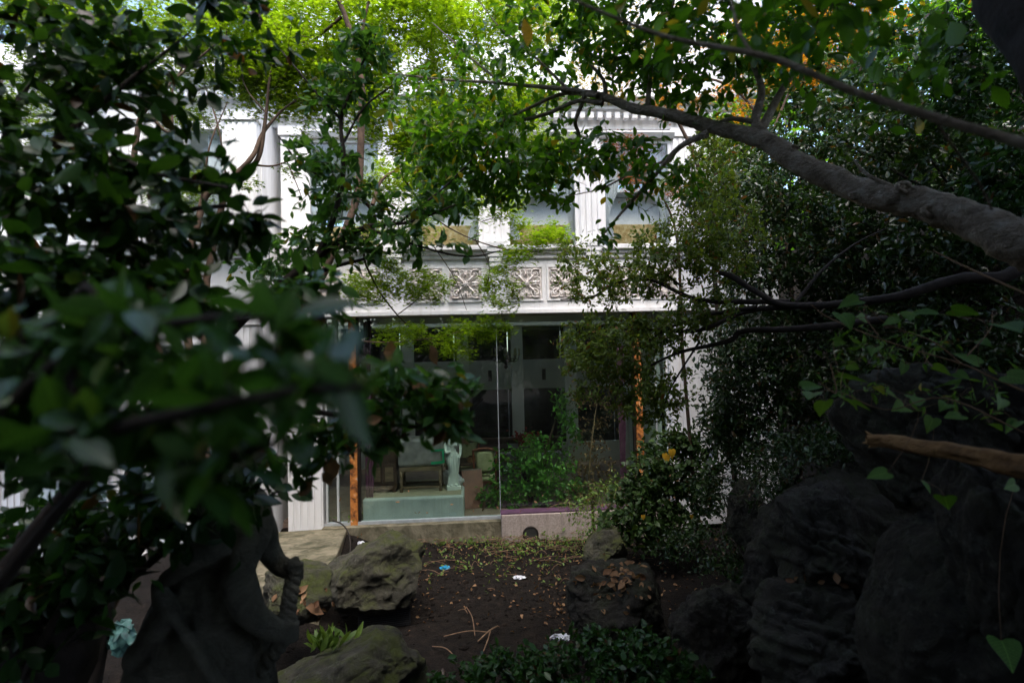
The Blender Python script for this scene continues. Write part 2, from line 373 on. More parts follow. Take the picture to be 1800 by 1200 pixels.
def heart(curl=0.15, fold=0.2, w=0.42):
    out = [(0.0, 0.0), (-0.10, 0.16), (-0.06, 0.32), (0.10, w), (0.32, w * 0.98), (0.55, w * 0.72), (0.78, w * 0.36), (1.0, 0.0)]
    V = [(x, 0, -curl * x * x) for x in (0, 0.12, 0.35, 0.65, 1.0)]
    T = []
    for s in (-1, 1):
        o = len(V)
        V += [(x, s * y, -curl * x * x + fold * y) for x, y in out[1:-1]]
        tri = [(0, o, o + 1), (0, o + 1, o + 2), (0, o + 2, 1), (1, o + 2, o + 3), (1, o + 3, 2), (2, o + 3, o + 4), (2, o + 4, 3), (3, o + 4, o + 5), (3, o + 5, 4)]
        T += [t if s > 0 else t[::-1] for t in tri]
    return np.array(V, float), np.array(T)
LEAF = {
    'camellia': [blade([.13, .215, .235, .20, .11], .10, .22), blade([.12, .20, .22, .19, .10], .22, .30), blade([.13, .21, .24, .21, .12], -.06, .25, .04)],
    'ovate': [blade([.16, .25, .20], .14, .25), blade([.15, .23, .19], .30, .35, .05), blade([.17, .26, .20], .02, .15, -.04)],
    'small': [blade([.20, .22], .10, .25), blade([.17, .20], .25, .35)],
    'narrow': [blade([.10, .14, .10], .3, .3), blade([.09, .12, .09], .15, .4)],
    'maple': [palmate(7), palmate(7, 2.1, .30, .25), palmate(5, 2.0, .32, .0)],
    'maple5': [palmate(5, 2.0, .32, .1), palmate(5, 1.9, .30, .3)],
    'heart': [heart(), heart(.3, .3), heart(.05, .1, .38)],
    'curl': [blade([.20, .30, .24], .45, .7, .1, .06), blade([.22, .32, .22], -.35, .5, -.1, .05)],
}
_LEAF_MESH = {}
def leaf_mesh(kind, i, mat):
    key = (kind, i, mat)
    if key not in _LEAF_MESH:
        V, T = LEAF[kind][i]
        _LEAF_MESH[key] = np_mesh('leaf_' + kind, V, T, mat, smooth=True)
    return _LEAF_MESH[key]
def build_leaves(parent, base, kind, mat, pos, dirs, nrm, size, single=0, name='crown', leafname='leaf'):
    """the `single` leaves that show largest become parts of their own, the rest one part"""
    n = len(pos)
    if not n: return
    X = unit(dirs); Yv = unit(np.cross(nrm, X)); Z = np.cross(X, Yv)
    var = RNG.integers(0, len(LEAF[kind]), n)
    rest = np.ones(n, bool)
    if single:
        d = pos - EYE; dep = d @ _F
        u = (d @ CR) / np.maximum(dep, .05) * F_PX + 900; v = 600 - (d @ CU) / np.maximum(dep, .05) * F_PX
        vis = (dep > 0.15) & (u > -10) & (u < 1810) & (v > -10) & (v < 1210)
        app = np.where(vis, size / np.maximum(dep, .05), 0)
        idx = np.argsort(-app)[:single]; idx = idx[app[idx] > 0]
        rest[idx] = False
        for i in idx:
            o = bpy.data.objects.new(leafname, leaf_mesh(kind, int(var[i]), mat)); COL.objects.link(o)
            s = size[i]; p = pos[i] - base
            o.parent = parent
            o.matrix_local = Matrix(((X[i, 0] * s, Yv[i, 0] * s, Z[i, 0] * s, p[0]), (X[i, 1] * s, Yv[i, 1] * s, Z[i, 1] * s, p[1]), (X[i, 2] * s, Yv[i, 2] * s, Z[i, 2] * s, p[2]), (0, 0, 0, 1)))
    Vs, Ts, Rs, off = [], [], [], 0
    for k, (tv, tt) in enumerate(LEAF[kind]):
        ii = np.where(rest & (var == k))[0]
        if not len(ii): continue
        s = size[ii][:, None, None]
        V = pos[ii][:, None, :] - base + s * (tv[None, :, 0, None] * X[ii][:, None, :] + tv[None, :, 1, None] * Yv[ii][:, None, :] + tv[None, :, 2, None] * Z[ii][:, None, :])
        T = tt[None] + (np.arange(len(ii)) * len(tv))[:, None, None] + off
        Vs.append(V.reshape(-1, 3)); Ts.append(T.reshape(-1, 3)); off += len(ii) * len(tv)
        Rs.append(np.repeat(RNG.random(len(ii)), len(tv)))
    if Vs:
        o = link(name, np_mesh(name, np.vstack(Vs), np.vstack(Ts), mat, True, np.concatenate(Rs)), parent)
        o['kind'] = 'stuff'
        return o

def in_ellipsoids(ells, n):
    """ells: (px, py, Y, rx_px, ry_px, ry_depth_m, weight) -> points"""
    wts = np.array([e[6] if len(e) > 6 else e[3] * e[4] for e in ells], float); wts /= wts.sum()
    pick = RNG.choice(len(ells), n, p=wts)
    q = RNG.normal(size=(n, 3)); q = unit(q) * (RNG.random((n, 1)) ** (1 / 2.4))
    out = np.zeros((n, 3))
    for j, e in enumerate(ells):
        ii = np.where(pick == j)[0]
        c = P(e[0], e[1], e[2]); s = e[2] / F_PX
        out[ii] = c + q[ii] * np.array([e[3] * s, e[5], e[4] * s])
    return out

class Plant:
    def __init__(s, name, label, cat, base, group=None):
        s.base = np.asarray(base, float)
        s.root = tag(empty(name, base), label, cat, group)
        s.nodes = []; s.noder = []; s.tw = []; s.leafsites = []
    def limb(s, pts, bark='bark_brown', n=10, name='branch', sub=6, rough=0.06):
        """pts: (px, py, Y, r) rows or ((x,y,z), r)"""
        rows = [(*P(p[0], p[1], p[2]), p[3]) if len(p) == 4 else (*p[0], p[1]) for p in pts]
        q = smooth_path(rows, sub)
        xyz, r = q[:, :3], np.maximum(q[:, 3], 0.0012)
        jit = np.array([noise.noise_vector(Vector(v * 3.1)) for v in xyz]); xyz = xyz + jit * r[:, None] * 0.5
        V, Q = tube_np(xyz, r, n)
        if rough:
            c = np.repeat(xyz, n, 0)
            k = np.array([noise.noise(Vector(v * 14)) + 0.6 * noise.noise(Vector(v * 40)) for v in V])
            V = c + (V - c) * (1 + rough * 2.2 * k[:, None])
        V = V - s.base
        o = link(name, np_mesh(name, V, Q, bark, True), s.root)
        s.nodes += list(xyz); s.noder += list(r)
        return o
    def grow(s, targets, r0=0.004, r1=0.0013, sag=0.0, wig=0.12, add=True):
        """a twig from the nearest wood to every target"""
        T = np.asarray(targets); N = list(s.nodes); R = list(s.noder)
        base = np.array(N)
        d0 = np.array([np.min(((base - t) ** 2).sum(1)) for t in T])
        order = np.argsort(d0)
        buf = np.zeros((len(N) + len(T) * 4, 3)); buf[:len(N)] = base; m = len(N)
        for i in order:
            t = T[i]
            k = int(np.argmin(((buf[:m] - t) ** 2).sum(1)))
            a = buf[k]; L = np.linalg.norm(t - a)
            if L < 0.01: continue
            mid = (a + t) / 2 + RNG.normal(size=3) * L * wig + np.array([0, 0, sag * L])
            u = np.linspace(0, 1, 5)[:, None]
            path = (1 - u) ** 2 * a + 2 * u * (1 - u) * mid + u * u * t
            s.tw.append((path, np.linspace(min(r0 * (0.6 + L), r0 * 2.0), r1, 5)))
            s.leafsites.append(path)
            buf[m:m + 3] = path[2:5]; m += 3
        s.nodes = list(buf[:m])
        return s
    def twigs(s, bark='bark_brown', n=4):
        if not s.tw: return
        Vs, Qs, off = [], [], 0
        for p, r in s.tw:
            V, Q = tube_np(p, r, n); Vs.append(V); Qs.append(Q + off); off += len(V)
        o = link('twigs', np_mesh('twigs', np.vstack(Vs) - s.base, np.vstack(Qs), bark, True), s.root); o['kind'] = 'stuff'
    def leaves(s, kind, mat, per, size, single=0, span=0.25, flat=0.0, droop=0.25, up=0.9, jitter=0.02, sv=0.25, name='crown', sites=None, leafname='leaf'):
        sites = s.leafsites if sites is None else sites
        A = np.array(sites)                       # (n,5,3)
        n = len(A)
        if not n: return
        L = np.linalg.norm(A[:, 4] - A[:, 0], axis=1)
        frac = np.clip(span / np.maximum(L, 1e-3), 0.15, 1.0)
        u = 1 - RNG.random((n, per)) * frac[:, None]
        u[:, 0] = 1.0
        k = np.clip(u * 4, 0, 3.999); i0 = k.astype(int); fr = (k - i0)[..., None]
        rows = np.arange(n)[:, None]
        pos = A[rows, i0] * (1 - fr) + A[rows, i0 + 1] * fr
        tan = unit(A[rows, i0 + 1] - A[rows, i0])
        rd = unit(RNG.normal(size=pos.shape))
        d = tan * 0.55 + rd * 0.9
        if flat: d[..., 2] *= (1 - flat)
        d = unit(d); d[..., 2] -= droop
        d = unit(d)
        nn = RNG.normal(size=pos.shape) * (1 - up) * 1.4; nn[..., 2] += 1.0
        pos = pos + RNG.normal(size=pos.shape) * jitter
        sz = size * np.exp(RNG.normal(size=(n, per)) * sv)
        sz = np.clip(sz, size * 0.45, size * 1.7)
        build_leaves(s.root, s.base, kind, mat, pos.reshape(-1, 3), d.reshape(-1, 3), nn.reshape(-1, 3), sz.ravel(), single, name, leafname)

def scatter(parent, base, pts, kind, mat, size, single=0, up=0.4, droop=0.2, name='crown', sv=0.25, leafname='leaf'):
    n = len(pts)
    d = unit(RNG.normal(size=(n, 3))); d[:, 2] -= droop
    nn = RNG.normal(size=(n, 3)) * (1 - up) * 1.4; nn[:, 2] += 1
    build_leaves(parent, np.asarray(base, float), kind, mat, np.asarray(pts), d, nn, np.clip(size * np.exp(RNG.normal(size=n) * sv), size * .5, size * 1.8), single, name, leafname)

# ------------------------------------------------------------------ ground
def sst(a, b_, x):
    t = np.clip((x - a) / (b_ - a), 0, 1); return t * t * (3 - 2 * t)
def ground_z(x, y):
    x = np.asarray(x, float); y = np.asarray(y, float)
    z = np.full(np.broadcast(x, y).shape, -0.36)
    z = z + 1.40 * sst(4.9, 2.2, y)                                   # bank the viewpoint stands on
    x0 = 2.1 + 2.4 * sst(5.5, 9.8, y)
    z = z + np.clip((x - x0) * (0.85 + 0.95 * sst(5.5, 8.0, y)), 0, 5.0 + 4.0 * sst(5.5, 8.0, y)) * (0.35 + 0.65 * sst(0.0, 4.0, y))   # slope rising beside the building
    z = z + 0.22 * sst(-2.3, -3.0, x) * sst(4.4, 5.6, y)
    z = z + 4.0 * sst(19, 40, y) + 3.5 * sst(-4, -18, y)
    return z
def gz1(x, y):
    return float(ground_z(x, y)) + 0.05 * noise.noise(Vector((x * 1.3, y * 1.3, 0)))
xs = np.concatenate([np.linspace(-70, -7, 22), np.linspace(-6.8, 7, 104), np.linspace(7.6, 70, 22)])
ys = np.concatenate([np.linspace(-70, -1, 18), np.linspace(-0.8, 10.6, 90), np.linspace(11.2, 80, 24)])
GX, GY = np.meshgrid(xs, ys)
GZ = ground_z(GX, GY)
GZ = GZ + np.array([[0.05 * noise.noise(Vector((x * 1.3, y * 1.3, 0))) + 0.018 * noise.noise(Vector((x * 6, y * 6, 3))) for x in xs] for y in ys])
nx, ny = len(xs), len(ys)
ii = (np.arange(ny - 1)[:, None] * nx + np.arange(nx - 1)[None, :]).ravel()
Q = np.stack([ii, ii + 1, ii + nx + 1, ii + nx], 1)
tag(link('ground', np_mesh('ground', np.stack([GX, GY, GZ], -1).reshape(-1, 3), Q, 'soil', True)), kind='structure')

# ------------------------------------------------------------------ the house (its own frame: x along the front, y inwards, z up from the glass sill)
YAW = math.radians(4.0)
HO = np.array([0.0, 10.3, 0.0])
def hw(x, y, z):
    """house frame -> world"""
    c, s_ = math.cos(YAW), math.sin(YAW)
    return np.array([x * c - y * s_, HO[1] + x * s_ + y * c, z])
house = tag(empty('white_house', HO, YAW), 'two storey white neoclassical house with glazed ground floor behind the trees', 'building')
W = 'white_paint'
BAY, PIL = 1.76, [-3.80, -2.04, -0.28, 1.48, 3.24]
BC = [-2.92, -1.16, 0.60, 2.36]

def relief_mesh():
    """acanthus scrolls for one frieze panel, 0.56 wide, centred on 0, standing out towards -y"""
    mb = MB()
    def scroll(cx, cz, r, turns, a0, sgn, th):
        pts = []
        for k in range(22):
            u = k / 21; a = a0 + sgn * turns * 2 * PI * u; rr = r * (1 - 0.86 * u)
            pts.append((cx + rr * math.cos(a), -0.012 - 0.018 * u, cz + rr * math.sin(a)))
        mb.tube(pts, [th * (1 - 0.35 * k / 21) for k in range(22)], 6)
    def leafy(cx, cz, a, L, wd):
        n = 6; V = []; 
        for i in range(n + 1):
            u = i / n; c = (cx + L * u * math.cos(a), cz + L * u * math.sin(a)); ww = wd * math.sin(PI * min(1, u * 0.92 + 0.08)) * (1 + 0.35 * (i % 2))
            V += [(c[0] - ww * math.sin(a), -0.004, c[1] + ww * math.cos(a)), (c[0], -0.038 - 0.012 * math.sin(PI * u), c[1]), (c[0] + ww * math.sin(a), -0.004, c[1] - ww * math.cos(a))]
        Fs = []
        for i in range(n):
            Fs += [(3 * i, 3 * i + 1, 3 * i + 4, 3 * i + 3), (3 * i + 1, 3 * i + 2, 3 * i + 5, 3 * i + 4)]
        mb.add(V, Fs)
    for sx in (-1, 1):
        for sz in (-1, 1):
            scroll(sx * 0.165, sz * 0.165, 0.088, 1.4, PI / 2 if sz > 0 else -PI / 2, sx * sz, 0.017)
            scroll(sx * 0.07, sz * 0.20, 0.052, 1.2, 0 if sx < 0 else PI, -sx * sz, 0.013)
            scroll(sx * 0.215, sz * 0.06, 0.046, 1.2, PI / 2 * sz, -sx * sz, 0.012)
            leafy(sx * 0.05, sz * 0.05, math.atan2(sz, sx), 0.16, 0.030)
            leafy(sx * 0.13, sz * 0.245, 0 if sx > 0 else PI, 0.12, 0.020)
            leafy(sx * 0.245, sz * 0.14, math.atan2(sz, 0), 0.10, 0.018)
            leafy(sx * 0.02, sz * 0.12, PI / 2 * sz, 0.13, 0.022)
            leafy(sx * 0.10, sz * 0.02, 0 if sx > 0 else PI, 0.14, 0.022)
    for k in range(8):
        leafy(0, 0, k * PI / 4 + 0.2, 0.075, 0.018)
    for sx in (-1, 0, 1):
        for sz in (-1, 0, 1):
            bm = bmesh.new(); bmesh.ops.create_icosphere(bm, subdivisions=1, radius=0.020)
            mb.add([(v.co.x + sx * 0.165, v.co.y - 0.03, v.co.z + sz * 0.165) for v in bm.verts], [[v.index for v in f.verts] for f in bm.faces]); bm.free()
    return mb.mesh('relief', 'relief_plaster')
RELIEF = relief_mesh()
def frieze(x0, x1, y, z0, z1, centres):
    """painted band with sunk relief panels; each panel is a part with its frame and relief"""
    bx('fascia', W, house, x0, x1, y, y + 0.30, z0, z1)
    for c in centres:
        for dx in (-0.345, 0.345):
            pc = c + dx
            p = bx('frieze_panel', 'relief_plaster', house, pc - 0.29, pc + 0.29, y - 0.004, y + 0.02, 3.84, 4.42)
            fr = MB()
            for a in ((pc - 0.315, pc - 0.285, 3.815, 4.445), (pc + 0.285, pc + 0.315, 3.815, 4.445)):
                fr.box(a[0], a[1], y - 0.022, y + 0.01, a[2], a[3])
            for z in (3.815, 4.415): fr.box(pc - 0.285, pc + 0.285, y - 0.024, y + 0.01, z, z + 0.03)
            fr.build('panel_frame', W, p)
            link('relief', RELIEF, p, loc=(pc, y - 0.006, 4.13))
def cornice_prof(y, z, d, h):
    """stepped moulding: (y,z) profile, out by d over height h"""
    return [(y, z), (y - 0.25 * d, z), (y - 0.25 * d, z + 0.18 * h), (y - 0.5 * d, z + 0.22 * h), (y - 0.5 * d, z + 0.45 * h), (y - 0.72 * d, z + 0.52 * h),
            (y - 0.72 * d, z + 0.70 * h), (y - d, z + 0.76 * h), (y - d, z + h), (y, z + h)]
# --- ground floor surround
FY = -0.25                                                   # front of the fascia
frieze(-4.15, 4.9, FY, 3.63, 4.52, BC)
lip = MB().box(-4.16, 4.91, FY - 0.035, FY + 0.29, 3.60, 3.665).build('drip_edge', W, house)
MB().box(-4.0, 4.7, FY + 0.045, 0.5, 3.618, 3.70).build('soffit', 'beige_floor', house)
def pilaster(x0, x1, z0, z1, y0, y1):
    mb = MB().box(x0, x1, y0, y1, z0, z1)
    n = max(2, int((x1 - x0) / 0.10)); st = (x1 - x0) / n
    for i in range(n): mb.box(x0 + st * i + 0.022, x0 + st * (i + 1) - 0.022, y0 - 0.022, y0 + 0.01, z0 + 0.22, z1 - 0.2)
    mb.box(x0 - 0.035, x1 + 0.035, y0 - 0.05, y1 - 0.01, z0, z0 + 0.18).box(x0 - 0.03, x1 + 0.03, y0 - 0.045, y1 - 0.01, z1 - 0.16, z1 - 0.002)
    return mb.build('pilaster', W, house)
pilaster(-3.95, -3.36, -0.3, 3.60, -0.10, 0.25)
pilaster(2.86, 3.27, -0.3, 3.60, -0.10, 0.25)
bx('wall', W, house, 3.27, 4.9, -0.02, 0.25, -0.3, 3.60)
for x in (3.47, 3.52, 3.98, 4.03): bx('moulding', W, house, x, x + 0.025, -0.05, -0.015, 0.1, 3.3)
# --- glazing
bx('sill_kerb', 'mossy_concrete', house, -3.36, 2.86, -0.22, 0.22, -0.40, -0.035)
bx('sill_rail', 'steel', house, -3.36, -0.28, -0.05, 0.05, -0.034, 0.015)
def pane(x0, x1, z0, z1, y=0.0, mat='shop_glass', parent=None, nm='pane'):
    return bx(nm, mat, parent or house, x0, x1, y, y + 0.012, z0, z1)
pane(-3.30, -2.92, 0.01, 3.60); pane(-2.76, -0.285, 0.012, 3.60); pane(-0.275, 2.21, 0.135, 3.60); pane(2.37, 2.84, 0.01, 3.60)
bx('glass_joint', 'steel', house, -0.286, -0.274, -0.008, 0.02, -0.03, 3.60)
for x in (-2.84, 2.29):
    p = bx('post', 'peeling_post', house, x - 0.062, x + 0.062, -0.07, 0.07, -0.034, 3.615, 0.006)
    bx('glazing_bead', 'iron', p, x + (0.062 if x < 0 else -0.11), x + (0.11 if x < 0 else -0.062), -0.02, 0.05, -0.03, 3.61)
for x in (-3.31, -3.12): bx('mullion', 'grey_render', house, x - 0.018, x + 0.018, -0.03, 0.04, -0.03, 3.6)
bx('mullion', 'grey_render', house, 2.60, 2.63, -0.03, 0.04, -0.03, 3.6)
bx('mullion', W, house, 2.80, 2.855, -0.03, 0.04, -0.03, 3.6)
# planter wall in front of the right-hand pane
pl = bx('planter_wall', 'pink_granite', house, -0.28, 2.9, -0.36, -0.09, -0.42, 0.105, 0.012)
bx('coping', 'purple_metal', pl, -0.29, 2.9, -0.33, -0.10, 0.106, 0.140, 0.008)
ring = MB()
ring.tube([(0.215 + 0.125 * math.cos(a), -0.362, -0.235 + 0.125 * math.sin(a)) for a in np.linspace(0, 2 * PI, 25)], 0.016, 6, False)
ring.build('drain_ring', 'iron', pl)
dd = MB().lathe([(0.118, -0.008), (0.118, 0.004)], 24).build('drain_hole', 'mortar_dark', pl, loc=(0.215, -0.365, -0.235), rot=(PI / 2, 0, 0))
# --- upper storey
UY = -0.12
for i, x in enumerate(PIL):
    p = pilaster(x - 0.21, x + 0.21, 4.55, 6.98, UY - 0.04, UY + 0.22)
    cb = MB()                                                # flared corbel under the pilaster
    for k in range(5):
        u = k / 4; ww = 0.10 + 0.13 * u ** 2; cb.box(x - ww, x + ww, FY - 0.05 - 0.05 * u, FY + 0.1, 4.44 + 0.085 * k, 4.44 + 0.085 * (k + 1) - 0.001)
    cb.build('corbel', W, house)
for c in BC:
    hwid = (BAY - 0.42) / 2
    MB().prism(cornice_prof(FY + 0.06, 4.525, 0.20, 0.26), c - hwid - 0.07, c + hwid + 0.07).build('cornice', W, house)
    # window: frame, glass, curtains and a gilt pelmet board at the bottom
    wn = MB()
    x0, x1, z0, z1 = c - hwid + 0.0, c + hwid - 0.0, 4.80, 6.78
    for a in ((x0, x0 + 0.07, z0, z1), (x1 - 0.07, x1, z0, z1)): wn.box(a[0], a[1], UY - 0.02, UY + 0.10, a[2], a[3])
    wn.box(x0 + 0.07, x1 - 0.07, UY - 0.018, UY + 0.10, z1 - 0.07, z1).box(x0 + 0.07, x1 - 0.07, UY - 0.018, UY + 0.10, z0, z0 + 0.05)
    win = wn.build('window', W, house)
    bx('pane', 'window_glass', win, x0 + 0.07, x1 - 0.07, UY + 0.03, UY + 0.04, z0 + 0.05, z1 - 0.07)
    MB().prism([(UY + 0.22, z1), (UY - 0.10, z1), (UY - 0.16, z1 + 0.08), (UY - 0.16, z1 + 0.11), (UY + 0.22, z1 + 0.11)], x0 - 0.03, x1 + 0.03).build('lintel', W, house)
    bx('seat_back', 'gold_cloth', win, x0 + 0.05, x1 - 0.05, UY + 0.35, UY + 0.60, 4.78, 5.30, 0.03)
    for s in (-1, 1):                                        # tied-back curtain: pleats gathered towards the jamb
        V, Q = [], []; nu, nv = 30, 22
        for j in range(nv + 1):
            v = j / nv; z = z1 - 0.05 - v * 1.75
            tie = math.exp(-((v - 0.72) / 0.16) ** 2)
            wd = (0.36 - 0.20 * v) * (1 - 0.72 * tie) + 0.05
            for i in range(nu + 1):
                u = i / nu
                xx = (x1 - 0.06 - u * wd) if s > 0 else (x0 + 0.06 + u * wd)
                V.append((xx, UY + 0.16 + 0.025 * math.sin(u * 40) * (1 - 0.5 * tie), z - 0.12 * u * tie))
        for j in range(nv):
            for i in range(nu):
                a = j * (nu + 1) + i; Q.append((a, a + 1, a + nu + 2, a + nu + 1))
        link('curtain', np_mesh('curtain', V, Q, 'white_cloth', True), win)
bx('upper_wall', W, house, -4.15, 4.9, UY + 0.0, UY + 0.25, 6.985, 7.22)
bx('wall', W, house, 3.46, 4.9, UY, UY + 0.25, 4.53, 6.98)
def dentil_cornice(x0, x1, y, z):
    c = MB().prism(cornice_prof(y, z, 0.34, 0.28), x0, x1).build('cornice', W, house)
    n = int((x1 - x0) / 0.16); db = MB()
    for i in range(n): db.box(x0 + 0.16 * i + 0.02, x0 + 0.16 * i + 0.11, y - 0.085 - 0.10, y - 0.08, z - 0.11, z - 0.002)
    db.build('dentils', W, c)['kind'] = 'stuff'
dentil_cornice(-4.15, 4.9, UY, 7.22)
bx('attic_wall', W, house, -4.15, 4.9, UY + 0.02, UY + 0.25, 7.50, 9.60)
for x in PIL: bx('attic_pilaster', W, house, x - 0.22, x + 0.22, UY - 0.04, UY + 0.018, 7.502, 9.50)
MB().prism(cornice_prof(UY + 0.02, 9.605, 0.22, 0.22), -4.15, 4.9).build('cornice', W, house)
# --- the wing that steps forward at the side
WY = -0.8
wing_x0, wing_x1 = -11.0, -4.15
bx('return_wall', W, house, wing_x1 - 0.12, wing_x1, WY + 0.13, 0.25, -0.4, 7.22)
for x in (-4.42, -6.2, -7.98, -9.8):
    pilaster(x - 0.25, x + 0.25, -0.3, 3.60, WY - 0.05, WY + 0.12)
    pilaster(x - 0.25, x + 0.25, 4.80, 6.95, WY - 0.05, WY + 0.12)
bx('fascia', W, house, wing_x0, wing_x1, WY - 0.06, WY + 0.2, 3.60, 4.52)
MB().prism(cornice_prof(WY - 0.06, 4.52, 0.2, 0.26), wing_x0, wing_x1 + 0.15).build('cornice', W, house)
bx('upper_wall', W, house, wing_x0, wing_x1, WY, WY + 0.12, 6.955, 7.22)
dentil_cornice(wing_x0, wing_x1 + 0.2, WY - 0.03, 7.22)
bx('parapet', W, house, wing_x0, wing_x1, WY + 0.02, WY + 0.2, 7.50, 8.05)
for c in (-5.31, -7.09, -8.89):
    x0, x1 = c - 0.64, c + 0.64
    for z0, z1 in ((0.35, 3.2), (4.80, 6.72)):
        wn = MB()
        for a in ((x0, x0 + 0.06), (x1 - 0.06, x1), (c - 0.025, c + 0.025)): wn.box(a[0], a[1], WY - 0.01, WY + 0.11, z0, z1)
        wn.box(x0 + 0.06, x1 - 0.06, WY - 0.008, WY + 0.11, z1 - 0.06, z1).box(x0 + 0.06, x1 - 0.06, WY - 0.008, WY + 0.11, z0, z0 + 0.05)
        win = wn.build('window', W, house)
        bx('pane', 'window_glass', win, x0 + 0.06, x1 - 0.06, WY + 0.05, WY + 0.06, z0 + 0.05, z1 - 0.06)
        if z0 > 1:
            for s in (-1, 1):
                cu = MB(); a, b_ = (x0 + 0.07, x0 + 0.36) if s < 0 else (x1 - 0.36, x1 - 0.07)
                nn_ = 9
                for k in range(nn_):
                    xx = a + (b_ - a) * (k + 0.5) / nn_; cu.tube([(xx, WY + 0.18, z0 + 0.02), (xx, WY + 0.19, z1 - 0.08)], 0.020, 6)
                cu.build('curtain', 'white_cloth', win, True)
        bx('wall', W, house, x0 - 0.01, x1 + 0.01, WY, WY + 0.11, z1 + 0.001, z1 + (0.40 if z0 < 1 else 0.236))
        if z0 < 1: bx('wall', W, house, x0 - 0.01, x1 + 0.01, WY, WY + 0.11, -0.4, z0 - 0.001)
# --- shell and rooms
for y0, y1 in ((UY + 0.26, 4.4), (5.1, 8.0)): bx('roof', 'grey_render', house, -11.0, 4.9, y0, y1, 7.40, 7.49)   # slot left open between, added to daylight the glazed room
bx('side_wall', W, house, 4.74, 4.9, 0.26, 8.0, -0.4, 7.39)
bx('back_wall', 'room_wall', house, -11.0, -4.3, 3.2, 3.35, -0.4, 7.39)
for y0, y1 in ((0.30, 3.9), (5.1, 8.0)): bx('upper_floor', 'room_wall', house, -11.0, 4.73, y0, y1, 3.75, 4.50)  # gap in the slab under the roof slot, added to pass daylight down
# upper room back: openings with a railing and light behind
for x0, x1 in ((-4.2, -3.3), (-2.2, -1.6), (-0.2, 0.35), (2.25, 2.6), (4.1, 4.73)):
    bx('back_wall', 'room_wall', house, x0, x1, 5.6, 5.75, 4.51, 7.39)
bx('back_wall', 'room_wall', house, -4.2, 4.73, 5.601, 5.751, 6.2, 7.38)
rl = MB()
for k in range(76): rl.box(-4.1 + k * 0.115, -4.1 + k * 0.115 + 0.02, 6.4, 6.42, 4.55, 5.45)
rl.box(-4.2, 4.7, 6.38, 6.44, 5.45, 5.50).build('railing', 'iron', house)
# ground-floor room
bx('room_floor', 'carpet', house, -4.3, 4.72, 0.24, 6.0, -0.20, -0.03)
bx('back_wall', 'room_wall', house, -4.2, 4.72, 5.5, 5.7, 2.02, 2.82)
bx('back_wall', 'room_wall', house, -4.2, 4.72, 5.5, 5.7, -0.03, 0.50)
for x in (-3.95, -2.48, -0.99, 0.50, 1.99, 3.48):
    bx('column', 'room_wall', house, x - 0.16, x + 0.16, 5.30, 5.499, -0.03, 3.74, 0.012)
for k in range(6):
    a = -4.2 + 1.49 * k
    bx('dark_window', 'dark_pane', house, a, a + 1.47, 5.62, 5.66, 0.505, 2.015); bx('dark_window', 'dark_pane', house, a, a + 1.47, 5.62, 5.66, 2.825, 3.74)
for x in (-3.4, -1.7, -0.25, 1.25, 2.7): 
    sc = MB().box(x - 0.05, x + 0.05, 5.46, 5.499, 2.25, 2.55).tube([(x, 5.45, 2.3), (x, 5.36, 2.32), (x, 5.34, 2.45)], 0.012, 6).build('wall_sconce', 'iron', house)
bx('room_side', 'room_wall', house, -4.29, -4.2, 0.26, 5.7, -0.03, 3.74)
bx('room_side', W, house, 2.70, 2.82, 0.30, 2.2, -0.03, 3.60)
pl_in = bx('platform', 'grey_render', house, -2.72, -0.93, 0.06, 1.7, -0.029, 0.37, 0.03)
bx('platform_top', 'beige_floor', pl_in, -2.68, -0.98, 0.18, 1.66, 0.371, 0.376)

# ------------------------------------------------------------------ walkway wall running towards the viewpoint
wk = tag(empty('concrete_walkway', (0, 0, 0)), 'weathered concrete walkway edge running from the rusty post towards the statue', 'walkway')
a0, a1 = hw(-2.95, -0.10, 0), P(560, 1030, 6.9)
d_ = unit((a1 - a0) * np.array([1, 1, 0])); nrm_ = np.array([-d_[1], d_[0], 0]); nrm_ = nrm_ if nrm_[0] < 0 else -nrm_
def wslab(z0, z1, i0, i1, L0, L1, n=14):
    V, Fs = [], []
    for k in range(n + 1):
        p = a0 + d_ * (L0 + (L1 - L0) * k / n); e = 0.012 * noise.noise(Vector(p * 3))
        for off, z in ((i0 + e, z0), (i0 + e, z1 - 0.015), (i0 + 0.02 + e, z1 + 0.3 * e), (i1, z1), (i1, z0)):
            q = p + nrm_ * off; V.append((q[0], q[1], z))
    for k in range(n):
        for j in range(5):
            a = k * 5 + j; b_ = k * 5 + (j + 1) % 5; Fs.append((a, b_, b_ + 5, a + 5))
    Fs += [(4, 3, 2, 1, 0), tuple(n * 5 + j for j in range(5))]
    return MB().add(V, Fs)
Lw = np.linalg.norm((a1 - a0)[:2])
for k in range(3):
    wslab(-0.6, -0.05, 0.0, 1.4, Lw * k / 3 + 0.006, Lw * (k + 1) / 3 - 0.006, 8).build('concrete_block', 'mossy_concrete', wk)
wslab(-0.62, -0.10, 0.03, 1.38, 0, Lw - 0.02, 4).build('core', 'mortar_dark', wk)
cab = MB().tube(smooth_path([P(585, 915, 9.6), P(600, 920, 9.4), P(612, 935, 9.2), P(616, 960, 9.0), P(612, 985, 8.8)], 5), 0.012, 6).build('black_cable', 'iron')
tag(cab, 'thin black cable hanging over the concrete walkway edge', 'cable')

